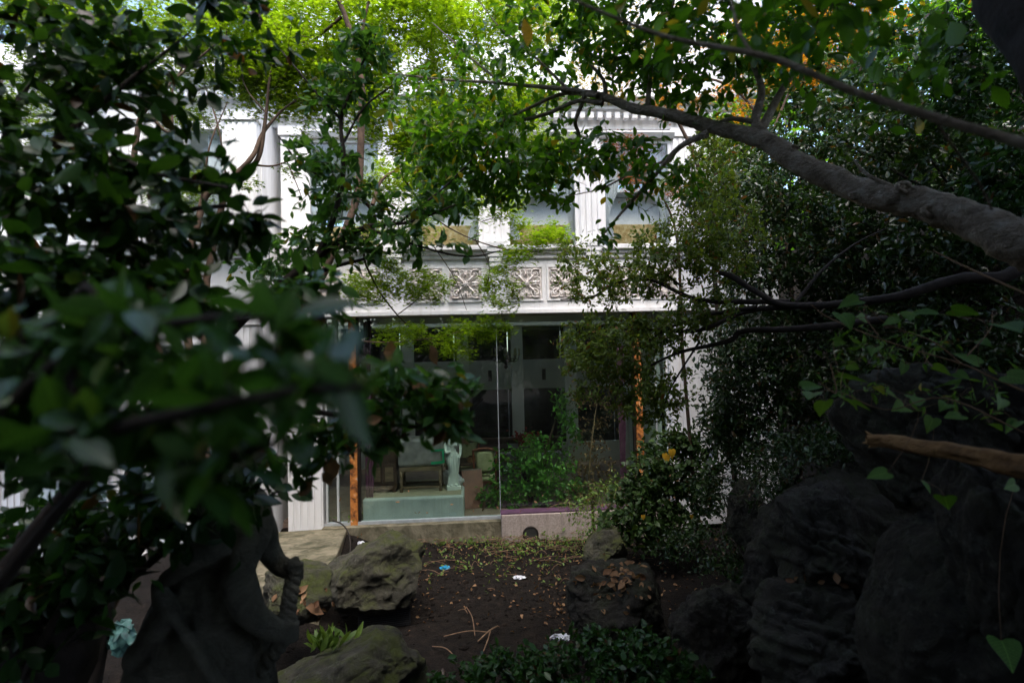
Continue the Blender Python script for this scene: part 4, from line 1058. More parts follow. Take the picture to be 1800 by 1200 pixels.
# ------------------------------------------------------------------ plants
# tree whose grey bough reaches in from the slope
t1 = Plant('leaning_tree', 'smooth grey barked tree whose bough sweeps across above the white house', 'tree', (4.2, 2.3, gz1(4.2, 2.3)))
t1.limb([((4.2, 2.3, gz1(4.2, 2.3) - 0.2), 0.1408), ((3.6, 2.3, 2.2), 0.1232), (1990, 520, 2.45, 0.1100), (1900, 470, 2.5, 0.1012), (1800, 425, 2.6, 0.0968), (1700, 385, 2.75, 0.0862), (1600, 352, 2.9, 0.0792), (1560, 347, 2.95, 0.0704), (1480, 325, 3.1, 0.0669),
         (1400, 285, 3.25, 0.0581), (1340, 250, 3.35, 0.0546), (1270, 226, 3.5, 0.0440), (1200, 208, 3.6, 0.0414), (1130, 195, 3.7, 0.0334), (1070, 172, 3.8, 0.0264), (1000, 158, 3.9, 0.0176), (880, 147, 4.1, 0.0114), (780, 140, 4.2, 0.0088), (690, 130, 4.3, 0.0053)], 'bark_grey', 16, 'bough', 12, 0.08)
L = t1.limb
for pts_ in (
    [(1345, 250, 3.35, .040), (1325, 212, 3.4, .030), (1338, 160, 3.45, .022), (1325, 115, 3.5, .016), (1300, 60, 3.5, .010), (1280, 0, 3.5, .007)],
    [(1335, 225, 3.4, .030), (1368, 170, 3.5, .022), (1400, 118, 3.55, .018), (1412, 78, 3.6, .015), (1450, 20, 3.6, .010), (1480, -30, 3.6, .007)],
    [(1320, 212, 3.4, .018), (1285, 208, 3.45, .014), (1258, 218, 3.5, .010)],
    [(1140, 195, 3.7, .022), (1142, 150, 3.75, .016), (1150, 100, 3.8, .012), (1175, 40, 3.8, .009), (1190, -20, 3.8, .006)],
    [(1065, 172, 3.8, .018), (1060, 140, 3.85, .013), (1030, 100, 3.9, .009), (1020, 40, 3.95, .006)],
    [(1060, 180, 3.8, .020), (1015, 178, 3.9, .016), (960, 200, 4.0, .014), (880, 222, 4.1, .011), (840, 230, 4.15, .009), (780, 218, 4.2, .006), (720, 225, 4.3, .004)],
    [(1050, 168, 3.8, .018), (990, 165, 3.95, .015), (930, 190, 4.0, .012), (870, 220, 4.1, .008)],
    [(1030, 165, 3.85, .020), (1022, 185, 3.9, .016), (1010, 215, 3.95, .014), (1016, 240, 4.0, .012), (985, 265, 4.05, .009), (920, 285, 4.1, .006), (850, 320, 4.2, .004)],
    [(1245, 232, 3.5, .024), (1195, 258, 3.55, .018), (1150, 310, 3.6, .014), (1100, 365, 3.65, .010), (1050, 425, 3.7, .006)],
    [(1180, 280, 3.57, .010), (1120, 300, 3.65, .008), (1060, 330, 3.7, .005), (1000, 345, 3.8, .003)],
    [(880, 147, 4.1, .009), (820, 95, 4.2, .006), (760, 40, 4.3, .004)],
    [(1000, 158, 3.9, .012), (940, 100, 4.0, .008), (880, 50, 4.1, .005), (840, 0, 4.15, .004)],
    [(1610, 345, 2.9, .020), (1530, 310, 2.95, .010), (1500, 280, 3.0, .006)],
): L(pts_, 'bark_grey', 8, 'branch', 5, 0.04)
for px, py, Y, r in ((1585, 330, 2.86, .030), (1632, 372, 2.80, .034), (1395, 262, 3.22, .020), (1500, 345, 3.02, .022), (1240, 240, 3.5, .014)):
    c_ = P(px, py, Y) - t1.base; mb = MB()
    mb.tube([c_ + r * np.array([math.cos(a), -0.35 - 0.15 * math.sin(2 * a), 0.75 * math.sin(a)]) for a in np.linspace(0, 2 * PI, 15)], r * 0.42, 6, False); ell(mb, c_ + np.array([0, -0.1 * r, 0]), (r * 0.9, r * 0.5, r * 0.7))
    mb.build('knot', 'bark_grey', t1.root, True)
ells = [(860, 255, 4.1, 170, 80, .45, 26000), (800, 320, 4.2, 120, 70, .4, 15000), (960, 310, 3.9, 130, 60, .4, 13000), (960, 110, 4.1, 190, 90, .5), (1120, 70, 3.8, 150, 80, .45), (760, 200, 4.3, 90, 80, .4),
        (1240, 120, 3.6, 120, 100, .45), (1160, 320, 3.6, 75, 60, .25), (1080, 250, 3.75, 90, 45, .3), (1380, 90, 3.6, 120, 90, .4), (1060, 420, 3.7, 30, 20, .1), (1050, 10, 3.9, 220, 45, .5, 13000), (1400, 0, 3.7, 220, 45, .5, 13000), (1150, 110, 3.8, 120, 60, .4)]
t1.grow(in_ellipsoids(ells, 1350), 0.0035, 0.0012, 0.04).twigs('bark_grey')
t1.leaves('ovate', 'branch_leaf', 6, 0.066, single=260, span=0.22, droop=0.35, up=0.72)

# near tree: dark trunk at the corner, long thin branch across the view, dense crown overhead
t7 = Plant('overhanging_tree', 'dark trunk at the upper corner with a long thin branch crossing the view', 'tree', (2.9, 0.7, gz1(2.9, 0.7)))
t7.limb([((2.9, 0.7, gz1(2.9, 0.7) - 0.2), 0.2), ((2.5, 0.9, 2.4), 0.17), (2020, 200, 1.55, 0.12), (1840, 40, 1.7, 0.11), (1740, -90, 1.9, 0.10), (1650, -260, 2.2, 0.09), ((1.2, 2.2, 6.0), 0.07)], 'bark_dark', 14, 'trunk', 8, 0.05)
t7.limb([(1900, 290, 1.05, .013), (1800, 252, 1.08, .0105), (1650, 208, 1.15, .0090), (1500, 160, 1.22, .0080), (1400, 118, 1.27, .0072), (1330, 96, 1.3, .0070), (1180, 66, 1.4, .0055), (1080, 30, 1.45, .0045), (990, -8, 1.5, .0035)], 'bark_grey', 10, 'branch', 8, 0.03)
t7.limb([(1322, 95, 1.3, .005), (1300, 55, 1.33, .004), (1285, 0, 1.36, .003)], 'bark_grey', 8, 'branch', 5, 0.03)
t7.limb([(1640, 200, 1.2, .004), (1660, 235, 1.25, .0035), (1720, 320, 1.3, .003), (1745, 370, 1.3, .002)], 'bark_brown', 6, 'branch', 5, 0.03)
t7.grow(in_ellipsoids([(1300, 10, 1.6, 260, 50, .3), (1500, 60, 1.7, 180, 60, .3), (1650, 130, 1.9, 120, 90, .3)], 60), 0.002, 0.0008).twigs('bark_dark')
t7.leaves('ovate', 'branch_leaf', 5, 0.062, single=120, span=0.2, droop=0.3, up=0.6)
yl = tag(link('yellow_leaf', leaf_mesh('ovate', 0, 'yellow_leaf')), 'single yellow leaf hanging in front of the green canopy', 'leaf')
pa, pb = P(921, 32, 1.9), P(931, 80, 1.9); X_ = unit(pb - pa); N_ = unit(np.array([0.5, -0.85, 0.1])); Y_ = unit(np.cross(N_, X_)); Z_ = np.cross(X_, Y_); s_ = 0.095
yl.matrix_world = Matrix(((X_[0] * s_, Y_[0] * s_, Z_[0] * s_, pa[0]), (X_[1] * s_, Y_[1] * s_, Z_[1] * s_, pa[1]), (X_[2] * s_, Y_[2] * s_, Z_[2] * s_, pa[2]), (0, 0, 0, 1)))

# evergreen crowns out of view, added to shade the near garden and frame edges
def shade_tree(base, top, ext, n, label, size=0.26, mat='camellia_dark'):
    t_ = Plant('added_shade_tree', label, 'tree', base, 'evergreens added to shade the garden')
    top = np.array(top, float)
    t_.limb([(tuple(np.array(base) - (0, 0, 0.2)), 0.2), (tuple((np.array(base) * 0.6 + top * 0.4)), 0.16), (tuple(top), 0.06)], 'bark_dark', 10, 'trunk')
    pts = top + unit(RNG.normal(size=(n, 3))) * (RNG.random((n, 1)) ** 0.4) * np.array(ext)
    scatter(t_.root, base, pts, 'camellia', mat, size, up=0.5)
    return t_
shade_tree((-3.6, -1.2, 1.0), (-3.0, 0.6, 7.4), (4.6, 3.8, 1.4), 650, 'unseen evergreen crown added to shade the garden over the statue', 0.40)
shade_tree((4.6, -1.0, 2.2), (4.0, 1.4, 7.4), (4.6, 4.0, 1.5), 9500, 'unseen evergreen crown added to shade the rock slope', 0.40)
shade_tree((0.5, -4.5, 1.2), (0.4, -3.2, 6.0), (8.0, 2.6, 4.4), 9000, 'unseen evergreen added behind the viewpoint to block light', 0.42)
shade_tree((-7.2, 2.0, 0.9), (-7.0, 3.0, 4.2), (2.2, 4.5, 3.8), 9000, 'evergreen added to block light at the far side of the statue', 0.36)

# Japanese maples in front of the house
tm = Plant('maple_tree', 'slender maple with bright green leaves standing in front of the white house', 'tree', on_ground(400, 1000))
tm.limb([(tuple(on_ground(400, 1000)), 0.06), (415, 800, 6.6, .055), (500, 600, 6.5, .050), (590, 440, 6.4, .044), (630, 330, 6.4, .042), (636, 200, 6.4, .040), (632, 110, 6.4, .036), (615, 50, 6.4, .030), (585, -20, 6.4, .026), (560, -80, 6.5, .02)], 'bark_brown', 10, 'trunk', 8)
for pts_ in (
    [(634, 90, 6.4, .022), (640, 40, 6.4, .018), (655, -20, 6.4, .014)], [(600, 30, 6.4, .020), (570, 55, 6.5, .016), (540, 75, 6.6, .010), (500, 60, 6.8, .006)],
    [(655, 360, 6.5, .026), (668, 320, 6.6, .020), (700, 300, 6.7, .014), (760, 290, 6.9, .008)],
    [(630, 340, 6.4, .03), (660, 385, 6.8, .02), (640, 445, 7.3, .016), (660, 500, 7.7, .013), (700, 555, 8.0, .010), (740, 590, 8.1, .007), (790, 620, 8.2, .004)],
    [(700, 552, 8.0, .008), (735, 525, 8.0, .006), (745, 505, 8.0, .004)], [(640, 600, 7.6, .010), (700, 601, 7.9, .008), (780, 590, 8.1, .006), (850, 568, 8.3, .004), (900, 540, 8.4, .003)],
    [(700, 300, 6.7, .012), (760, 380, 7.2, .010), (830, 420, 7.5, .009), (900, 440, 7.7, .008), (980, 445, 7.9, .004)],
    [(835, 420, 7.5, .008), (860, 470, 7.7, .005), (850, 520, 7.9, .004)], [(760, 430, 7.4, .007), (800, 490, 7.8, .005), (820, 545, 8.0, .004)],
): tm.limb(pts_, 'bark_brown', 7, 'branch', 5, 0.03)
n0 = len(tm.leafsites)
tm.grow(in_ellipsoids([(540, 80, 6.9, 150, 110, .9), (690, 60, 7.2, 140, 90, .9), (440, 70, 7.3, 120, 90, .9), (830, 60, 7.8, 150, 80, .6), (660, 190, 7.2, 80, 90, .5), (540, 190, 7.2, 70, 50, .4), (700, 330, 7.2, 90, 45, .5), (760, 220, 7.4, 80, 60, .4), (980, 30, 8.0, 120, 50, .5), (800, 150, 7.6, 90, 50, .4), (480, 150, 7.3, 90, 60, .5), (620, 140, 7.2, 90, 60, .5), (900, 160, 8.0, 100, 50, .4), (640, 5, 7.0, 260, 40, .6), (900, 0, 7.6, 200, 40, .6), (760, 270, 7.4, 90, 60, .4), (870, 210, 7.8, 100, 60, .4), (700, 400, 7.4, 70, 35, .3), (860, 350, 7.7, 80, 45, .35), (960, 290, 8.0, 70, 60, .35)], 1950), 0.006, 0.0018, 0.03)
hi = tm.leafsites[n0:]; n1 = len(tm.leafsites)
tm.grow(in_ellipsoids([(720, 590, 8.1, 75, 24, .35), (800, 612, 8.2, 40, 14, .25), (845, 580, 8.3, 62, 26, .3), (640, 510, 7.8, 65, 32, .35), (740, 500, 7.9, 60, 32, .35), (880, 505, 8.0, 45, 45, .3), (945, 415, 7.8, 65, 28, .35), (905, 450, 7.8, 40, 18, .25), (680, 470, 7.6, 30, 18, .2)], 460), 0.004, 0.0012, 0.03)
lo = tm.leafsites[n1:]
tm.twigs('bark_brown')
tm.leaves('maple', 'maple_leaf', 34, 0.062, span=0.32, flat=0.6, droop=0.15, up=0.85, jitter=0.07, sites=hi)
tm.leaves('maple', 'maple_leaf', 24, 0.060, single=200, span=0.25, flat=0.6, droop=0.15, up=0.85, jitter=0.05, sites=lo)

t6 = Plant('maple_clump', 'many stemmed maple with thin curving stems before the projecting wing', 'tree', (-3.0, 6.3, gz1(-3.0, 6.3)))
b6 = (-3.0, 6.3, gz1(-3.0, 6.3) - 0.1)
for pts_ in (
    [(b6, .05), (330, 600, 6.5, .045), (352, 372, 6.6, .040), (400, 320, 6.6, .034), (440, 280, 6.6, .028), (462, 235, 6.7, .022), (495, 195, 6.8, .014), (540, 165, 6.9, .008)],
    [(b6, .05), (360, 600, 6.8, .045), (395, 345, 6.7, .038), (440, 300, 6.7, .034), (460, 255, 6.7, .028), (468, 190, 6.7, .020), (478, 110, 6.8, .014), (488, 20, 6.9, .008)],
    [(440, 290, 6.7, .014), (480, 292, 6.8, .012), (515, 280, 6.8, .009), (545, 268, 6.9, .005)],
    [(505, 285, 6.8, .008), (520, 320, 6.9, .006), (535, 360, 7.0, .004)],
    [(b6, .04), (250, 500, 6.4, .036), (240, 240, 6.4, .030), (280, 170, 6.4, .022), (330, 120, 6.5, .014), (400, 60, 6.6, .008)],
    [(260, 200, 6.4, .02), (300, 232, 6.5, .016), (303, 160, 6.6, .012), (330, 100, 6.6, .006)],
    [(400, 330, 6.6, .012), (385, 230, 6.6, .010), (360, 150, 6.7, .006)], [(468, 200, 6.7, .012), (430, 150, 6.8, .008), (420, 80, 6.8, .005)],
    [(352, 372, 6.6, .014), (368, 260, 6.5, .010), (400, 180, 6.6, .006)],
): t6.limb(pts_, 'bark_brown', 8, 'stem', 6, 0.03)
n0 = len(t6.leafsites)
t6.grow(in_ellipsoids([(400, 60, 7.0, 150, 60, .8), (200, 60, 7.0, 150, 70, .8), (90, 80, 7.2, 120, 90, .7), (520, 110, 7.1, 60, 50, .5), (340, 205, 7.0, 80, 30, .4), (310, 330, 6.9, 80, 50, .4), (60, 200, 7.0, 100, 90, .6), (420, 130, 7.0, 90, 50, .4), (200, 10, 7.2, 220, 50, .6), (80, 60, 7.2, 130, 80, .6), (60, 10, 7.2, 160, 60, .6, 16000), (300, 90, 7.2, 150, 70, .6, 12000)], 1000), 0.005, 0.0016, 0.03)
hi = t6.leafsites[n0:]; n1 = len(t6.leafsites)
t6.grow(in_ellipsoids([(505, 305, 7.2, 40, 12, .2), (450, 330, 7.2, 25, 15, .2), (270, 520, 7.2, 45, 25, .3)], 40), 0.003, 0.001)
lo = t6.leafsites[n1:]
t6.twigs('bark_brown')
t6.leaves('maple', 'maple_dull', 26, 0.058, span=0.3, flat=0.6, up=0.85, jitter=0.06, sites=hi)
t6.leaves('maple', 'maple_dull', 10, 0.055, span=0.2, flat=0.6, up=0.8, jitter=0.03, sites=lo)

# autumn maples by the slope
def autumn(name, label, base, limbs, ells_, n, per, mat, size=0.052):
    a = Plant(name, label, 'tree', base, 'autumn maples')
    for l in limbs: a.limb(l, 'bark_brown', 7, 'branch', 5, 0.03)
    a.grow(in_ellipsoids(ells_, n), 0.004, 0.0012).twigs('bark_brown')
    a.leaves('maple5', mat, per, size, span=0.25, flat=0.5, up=0.75, jitter=0.05)
autumn('maple_sapling', 'small maple with rusty red leaves in front of the upstairs window', hw(2.7, -1.6, -0.3), [[(tuple(hw(2.7, -1.6, -0.3)), .03), (1200, 620, 8.4, .025), (1190, 420, 8.2, .018), (1150, 320, 8.1, .012), (1100, 250, 8.1, .006)]],
       [(1105, 265, 8.1, 50, 40, .3), (1115, 320, 8.1, 35, 40, .25), (1180, 330, 8.1, 30, 20, .2)], 60, 20, 'maple_red')
autumn('maple_sapling', 'maple with orange and yellow leaves rising beside the house corner', hw(4.6, -1.2, 0.4), [[(tuple(hw(4.6, -1.2, 0.0)), .05), (1390, 500, 8.3, .04), (1350, 250, 8.4, .03), (1280, 150, 8.5, .02), (1150, 130, 8.7, .01)], [(1350, 250, 8.4, .02), (1420, 100, 8.4, .014), (1520, 20, 8.4, .008)]],
       [(1150, 150, 8.7, 110, 45, .4), (1270, 180, 8.5, 70, 50, .4), (1180, 190, 8.7, 60, 30, .3), (1420, 100, 8.4, 120, 60, .5), (1500, 30, 8.4, 140, 50, .5), (1320, 60, 8.6, 90, 60, .5)], 260, 26, 'maple_orange')
autumn('maple_sapling', 'yellow green maple behind the bough near the roof corner', hw(3.7, -0.9, 0.2), [[(tuple(hw(3.7, -0.9, -0.2)), .05), (1265, 600, 8.9, .04), (1230, 300, 8.9, .03), (1130, 120, 8.9, .02), (1080, 60, 8.9, .01)]],
       [(1090, 90, 8.9, 120, 60, .5), (1180, 40, 8.9, 110, 50, .5), (960, 60, 8.9, 90, 60, .5), (1060, 150, 8.9, 60, 30, .3)], 200, 28, 'maple_yellow')

# small leaved evergreen reaching over the glass from the slope
t8 = Plant('holly_tree', 'small leaved evergreen with crooked limbs reaching left over the glass front', 'tree', (5.3, 5.2, gz1(5.3, 5.2)))
for pts_ in (
    [((5.3, 5.2, gz1(5.3, 5.2) - 0.2), .10), (1850, 480, 4.8, .07), (1760, 488, 4.8, .055), (1680, 492, 4.9, .048), (1600, 515, 5.0, .042), (1480, 533, 5.2, .036), (1380, 535, 5.4, .032), (1330, 512, 5.5, .028), (1290, 488, 5.6, .030), (1265, 480, 5.7, .020)],
    [(1390, 530, 5.4, .03), (1300, 530, 5.7, .026), (1220, 525, 5.9, .022), (1140, 490, 6.1, .018), (1080, 500, 6.2, .014), (1040, 522, 6.3, .011), (985, 527, 6.4, .007)],
    [(1400, 537, 5.4, .03), (1310, 548, 5.6, .026), (1230, 580, 5.8, .022), (1160, 580, 6.0, .016), (1090, 578, 6.2, .009)],
    [(1330, 540, 5.5, .022), (1250, 552, 5.8, .018), (1170, 580, 6.0, .013), (1100, 630, 6.1, .008)],
    [(1560, 560, 5.2, .035), (1440, 575, 5.4, .034), (1310, 582, 5.7, .030), (1280, 600, 5.8, .026), (1200, 618, 6.0, .018), (1130, 650, 6.1, .010), (1080, 690, 6.2, .005)],
    [(1200, 505, 6.0, .012), (1150, 470, 6.1, .010), (1080, 470, 6.2, .006)], [(1060, 510, 6.2, .008), (1020, 480, 6.3, .005), (990, 450, 6.4, .003)],
    [(1400, 530, 5.4, .018), (1440, 480, 5.4, .014), (1500, 430, 5.5, .009), (1560, 400, 5.6, .005)],
    [(1230, 600, 5.9, .012), (1180, 680, 6.0, .009), (1160, 740, 6.1, .006)],
): t8.limb(pts_, 'bark_dark', 9, 'branch', 6, 0.07)
t8.grow(in_ellipsoids([(1080, 490, 6.2, 110, 55, .5), (1180, 440, 6.0, 100, 60, .5), (1090, 610, 6.2, 110, 60, .5), (1150, 690, 6.1, 80, 60, .45), (1030, 660, 6.3, 45, 50, .3), (1270, 420, 5.8, 90, 80, .5), (1230, 540, 5.9, 80, 50, .5), (1180, 580, 6.0, 80, 40, .4), (1010, 440, 6.4, 40, 30, .3), (1230, 330, 6.2, 70, 70, .4), (1260, 250, 6.4, 60, 50, .4), (1070, 600, 6.2, 95, 60, .4, 2500), (1110, 690, 6.2, 70, 45, .35, 2500)], 1450), 0.0045, 0.0012, 0.02).twigs('bark_brown')
t8.leaves('small', 'holly_leaf', 13, 0.050, single=150, span=0.2, droop=0.2, up=0.5, jitter=0.025)

# dark shrub masses on the slope
def mass(name, label, base, ells_, n, per, mat, size, kind='small', limbs=(), single=0, cat='shrub', bark='bark_dark', r0=0.006, up=0.45, span=0.3, jit=0.05, group=None, lname='crown'):
    s = Plant(name, label, cat, base, group)
    b0 = np.array(base, float)
    if not limbs:
        for e in ells_[:6]:
            c = P(e[0], e[1], e[2]); mid = (b0 + c) / 2 + RNG.normal(size=3) * 0.15
            s.limb([(tuple(b0 - (0, 0, .1)), .03), (tuple(mid), .022), (tuple(c), .008)], bark, 7, 'stem', 6, 0.04)
    for l in limbs: s.limb(l, bark, 8, 'stem', 6, 0.04)
    s.grow(in_ellipsoids(ells_, n), r0, 0.0014, 0.02).twigs(bark)
    s.leaves(kind, mat, per, size, single=single, span=span, up=up, jitter=jit, name=lname)
    return s
gp = lambda x, y: (x, y, gz1(x, y))
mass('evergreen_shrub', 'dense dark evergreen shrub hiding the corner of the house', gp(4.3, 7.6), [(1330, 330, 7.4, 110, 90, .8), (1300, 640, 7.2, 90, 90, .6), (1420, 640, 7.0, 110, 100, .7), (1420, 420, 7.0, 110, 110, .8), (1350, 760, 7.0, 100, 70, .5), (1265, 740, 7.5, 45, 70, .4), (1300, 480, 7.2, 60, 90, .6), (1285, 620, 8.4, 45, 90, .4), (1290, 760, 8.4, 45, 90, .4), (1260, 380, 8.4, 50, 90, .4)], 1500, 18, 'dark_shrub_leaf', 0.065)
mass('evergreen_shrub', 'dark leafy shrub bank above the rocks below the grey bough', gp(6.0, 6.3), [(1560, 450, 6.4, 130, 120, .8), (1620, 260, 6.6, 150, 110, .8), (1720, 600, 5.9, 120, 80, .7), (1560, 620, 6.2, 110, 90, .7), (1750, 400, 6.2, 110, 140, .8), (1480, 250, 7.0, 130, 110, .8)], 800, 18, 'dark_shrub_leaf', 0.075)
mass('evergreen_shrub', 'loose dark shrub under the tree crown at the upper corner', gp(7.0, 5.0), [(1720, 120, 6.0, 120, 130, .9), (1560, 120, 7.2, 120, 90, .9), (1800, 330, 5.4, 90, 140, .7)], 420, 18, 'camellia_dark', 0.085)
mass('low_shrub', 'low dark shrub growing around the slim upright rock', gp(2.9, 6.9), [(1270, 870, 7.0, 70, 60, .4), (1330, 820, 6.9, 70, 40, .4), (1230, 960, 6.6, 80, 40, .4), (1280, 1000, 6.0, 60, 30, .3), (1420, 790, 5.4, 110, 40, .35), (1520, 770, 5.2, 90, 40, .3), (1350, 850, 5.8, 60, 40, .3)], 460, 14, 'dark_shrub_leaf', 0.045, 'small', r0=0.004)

mass('slope_shrub', 'dark shrub covering the hillside behind the small leaved tree', gp(8.0, 8.6), [(1500, 330, 8.4, 180, 120, .9), (1680, 250, 8.0, 170, 160, .9), (1560, 520, 7.4, 170, 90, .7), (1760, 450, 7.0, 150, 110, .8), (1420, 540, 7.8, 110, 80, .6), (1440, 180, 9.0, 120, 90, .8)], 950, 18, 'dark_shrub_leaf', 0.095, 'ovate')
mass('slope_shrub', 'loose green shrub at the top of the hillside under the orange leaves', gp(8.6, 10.6), [(1500, 120, 9.6, 190, 110, 1.0), (1700, 60, 9.4, 180, 110, 1.0), (1380, 60, 9.8, 120, 90, .9), (1300, 250, 9.4, 80, 90, .7)], 620, 18, 'branch_leaf', 0.11, 'ovate')

# ivy-covered bush at the right-hand orange post
b = hw(2.35, -1.0, -0.35)
mass('ivy_bush', 'ivy covered bush with a few yellow leaves before the orange post', b, [(1170, 820, 8.7, 60, 70, .4), (1150, 890, 8.6, 80, 60, .4), (1200, 780, 8.8, 35, 30, .3), (1110, 870, 8.6, 45, 50, .35), (1180, 940, 8.3, 70, 40, .3), (1085, 930, 8.4, 50, 35, .3), (1235, 850, 8.6, 35, 70, .3)], 620, 9, 'ivy_leaf', 0.066, 'heart', single=150, cat='bush', bark='bark_brown', r0=0.004, up=0.5)
b = hw(1.25, -0.75, -0.36)
mass('tangled_weeds', 'tangle of pale weeds and dry stems at the end of the planter wall', b, [(1040, 880, 9.2, 60, 35, .3), (1090, 860, 9.1, 50, 35, .3), (1050, 920, 9.0, 60, 30, .3)], 200, 6, 'ground_leaf', 0.05, 'small', cat='weeds', bark='dry_stem', r0=0.004, up=0.6)
yb = tag(empty('yellowed_sprig', hw(2.35, -1.3, -0.36)), 'few bright yellow leaves at the top of the ivy bush', 'leaves')
yp = np.array([P(1180, 790, 8.15), P(1168, 797, 8.15), P(1173, 800, 8.15), P(1130, 905, 8.0), P(1215, 905, 8.0)])
build_leaves(yb, hw(2.35, -1.3, -0.36), 'heart', 'yellow_leaf', yp, np.tile([0.1, -0.2, -1.0], (5, 1)), np.tile([0.1, -1.0, 0.2], (5, 1)), np.array([.13, .11, .09, .07, .06]), 5)
MB().tube(smooth_path([(0, 0, 0), (0.05, 0.05, 0.6), P(1176, 780, 8.2) - hw(2.35, -1.3, -0.36)], 5), 0.006, 6).build('stem', 'dry_stem', yb)
yb.rotation_euler = (0, 0, 0)
# shrub behind the glass
b = hw(0.35, 0.9, -0.03)
mass('indoor_shrub', 'bright green leafy shrub pressed against the inside of the glass', b, [(930, 830, 11.0, 75, 55, .25), (880, 860, 11.0, 50, 40, .22), (975, 850, 11.0, 60, 45, .25), (940, 790, 11.1, 40, 30, .2), (1000, 750, 11.1, 30, 45, .2), (985, 710, 11.1, 14, 30, .1)], 330, 10, 'bright_leaf', 0.085, 'ovate', single=200, cat='shrub', bark='bark_brown', r0=0.005, up=0.55)
b = hw(1.5, 0.8, -0.03)
mass('dead_vine', 'withered brown vine hanging inside the glass beside the purple curtain', b, [(1040, 820, 11.0, 45, 60, .2), (1050, 700, 11.0, 50, 70, .2), (1020, 880, 11.0, 50, 15, .15)], 160, 6, 'dead_leaf', 0.06, 'curl', cat='vine', bark='dry_stem', r0=0.004, up=0.3)

# camellias
t3 = Plant('camellia_tree', 'glossy camellia with dark leaves across the middle of the white facade', 'tree', gp(-2.6, 3.4))
b3 = (-2.6, 3.4, gz1(-2.6, 3.4) - 0.1)
for pts_ in (
    [(b3, .05), (250, 780, 3.3, .045), (380, 610, 3.2, .040), (450, 540, 3.2, .034), (510, 490, 3.2, .028), (570, 440, 3.2, .020), (640, 400, 3.2, .014), (720, 390, 3.25, .009), (800, 360, 3.3, .005)],
    [(440, 545, 3.2, .026), (500, 510, 3.25, .020), (570, 475, 3.3, .014), (640, 455, 3.35, .008)],
    [(560, 445, 3.2, .020), (590, 370, 3.2, .016), (605, 290, 3.2, .014), (600, 210, 3.25, .011), (625, 140, 3.3, .008), (660, 60, 3.3, .005)],
    [(600, 210, 3.25, .009), (570, 180, 3.3, .007), (520, 120, 3.3, .005), (470, 60, 3.4, .003)],
    [(605, 250, 3.2, .008), (640, 190, 3.2, .006), (690, 150, 3.25, .004)],
    [(700, 392, 3.25, .008), (780, 330, 3.3, .006), (830, 280, 3.3, .004)],
    [(640, 400, 3.2, .010), (760, 440, 3.2, .007), (830, 450, 3.2, .005), (880, 440, 3.2, .003)],
    [(600, 300, 3.2, .009), (540, 300, 3.2, .006), (490, 240, 3.2, .004)],
): t3.limb(pts_, 'bark_dark', 9, 'branch', 6, 0.05)
t3.grow(in_ellipsoids([(600, 330, 3.2, 80, 60, .35), (560, 400, 3.2, 80, 50, .35), (700, 370, 3.25, 90, 45, .3), (640, 430, 3.2, 110, 35, .3), (500, 450, 3.2, 60, 50, .3), (560, 270, 3.2, 55, 40, .25), (600, 170, 3.3, 70, 50, .25), (770, 350, 3.3, 60, 40, .25), (640, 90, 3.3, 60, 50, .25), (480, 490, 3.2, 60, 50, .3), (800, 435, 3.2, 45, 15, .12)], 340), 0.0035, 0.0012, 0.0).twigs('bark_dark')
t3.leaves('camellia', 'camellia_leaf', 6, 0.062, single=260, span=0.2, droop=0.2, up=0.55)

t4 = Plant('camellia_shrub', 'near camellia shrub with large glossy leaves out of focus at the left edge', 'shrub', gp(-1.9, 0.9))
b4 = (-1.9, 0.9, gz1(-1.9, 0.9) - 0.1)
for pts_ in (
    [(b4, .05), (-150, 900, 1.2, .035), (30, 620, 1.5, .030), (60, 480, 1.6, .026), (20, 380, 1.7, .020), (10, 250, 1.8, .014), (60, 120, 1.9, .009)],
    [(40, 560, 1.55, .020), (150, 470, 1.6, .016), (250, 400, 1.65, .012), (330, 370, 1.7, .008), (430, 360, 1.75, .005)],
    [(10, 300, 1.7, .014), (120, 230, 1.75, .010), (230, 140, 1.8, .007), (330, 60, 1.9, .004)],
    [(b4, .03), (-60, 820, 0.75, .012), (150, 760, 0.66, .009), (330, 720, 0.58, .006), (500, 690, 0.5, .004), (640, 680, 0.46, .003)],
    [(b4, .03), (0, 700, 0.8, .010), (180, 600, 0.72, .007), (350, 560, 0.65, .005), (480, 560, 0.6, .003)],
    [(b4, .03), (100, 900, 0.9, .010), (300, 830, 0.75, .007), (480, 780, 0.65, .004)],
    [(b4, .03), (150, 820, 1.9, .016), (400, 720, 1.9, .012), (600, 730, 1.85, .009), (720, 750, 1.8, .006), (800, 740, 1.8, .004), (850, 700, 1.8, .002)],
    [(150, 230, 1.75, .008), (260, 300, 1.6, .006), (400, 330, 1.5, .004)],
): t4.limb(pts_, 'bark_dark', 9, 'branch', 6, 0.05)
n0 = len(t4.leafsites)
t4.grow(in_ellipsoids([(180, 590, .72, 190, 70, .08), (420, 640, .60, 170, 80, .07), (250, 730, .68, 230, 70, .08), (560, 650, .50, 90, 45, .04), (60, 700, .8, 110, 150, .1), (420, 780, .66, 120, 60, .06)], 115), 0.0022, 0.0010, 0.0)
near = t4.leafsites[n0:]; n1 = len(t4.leafsites)
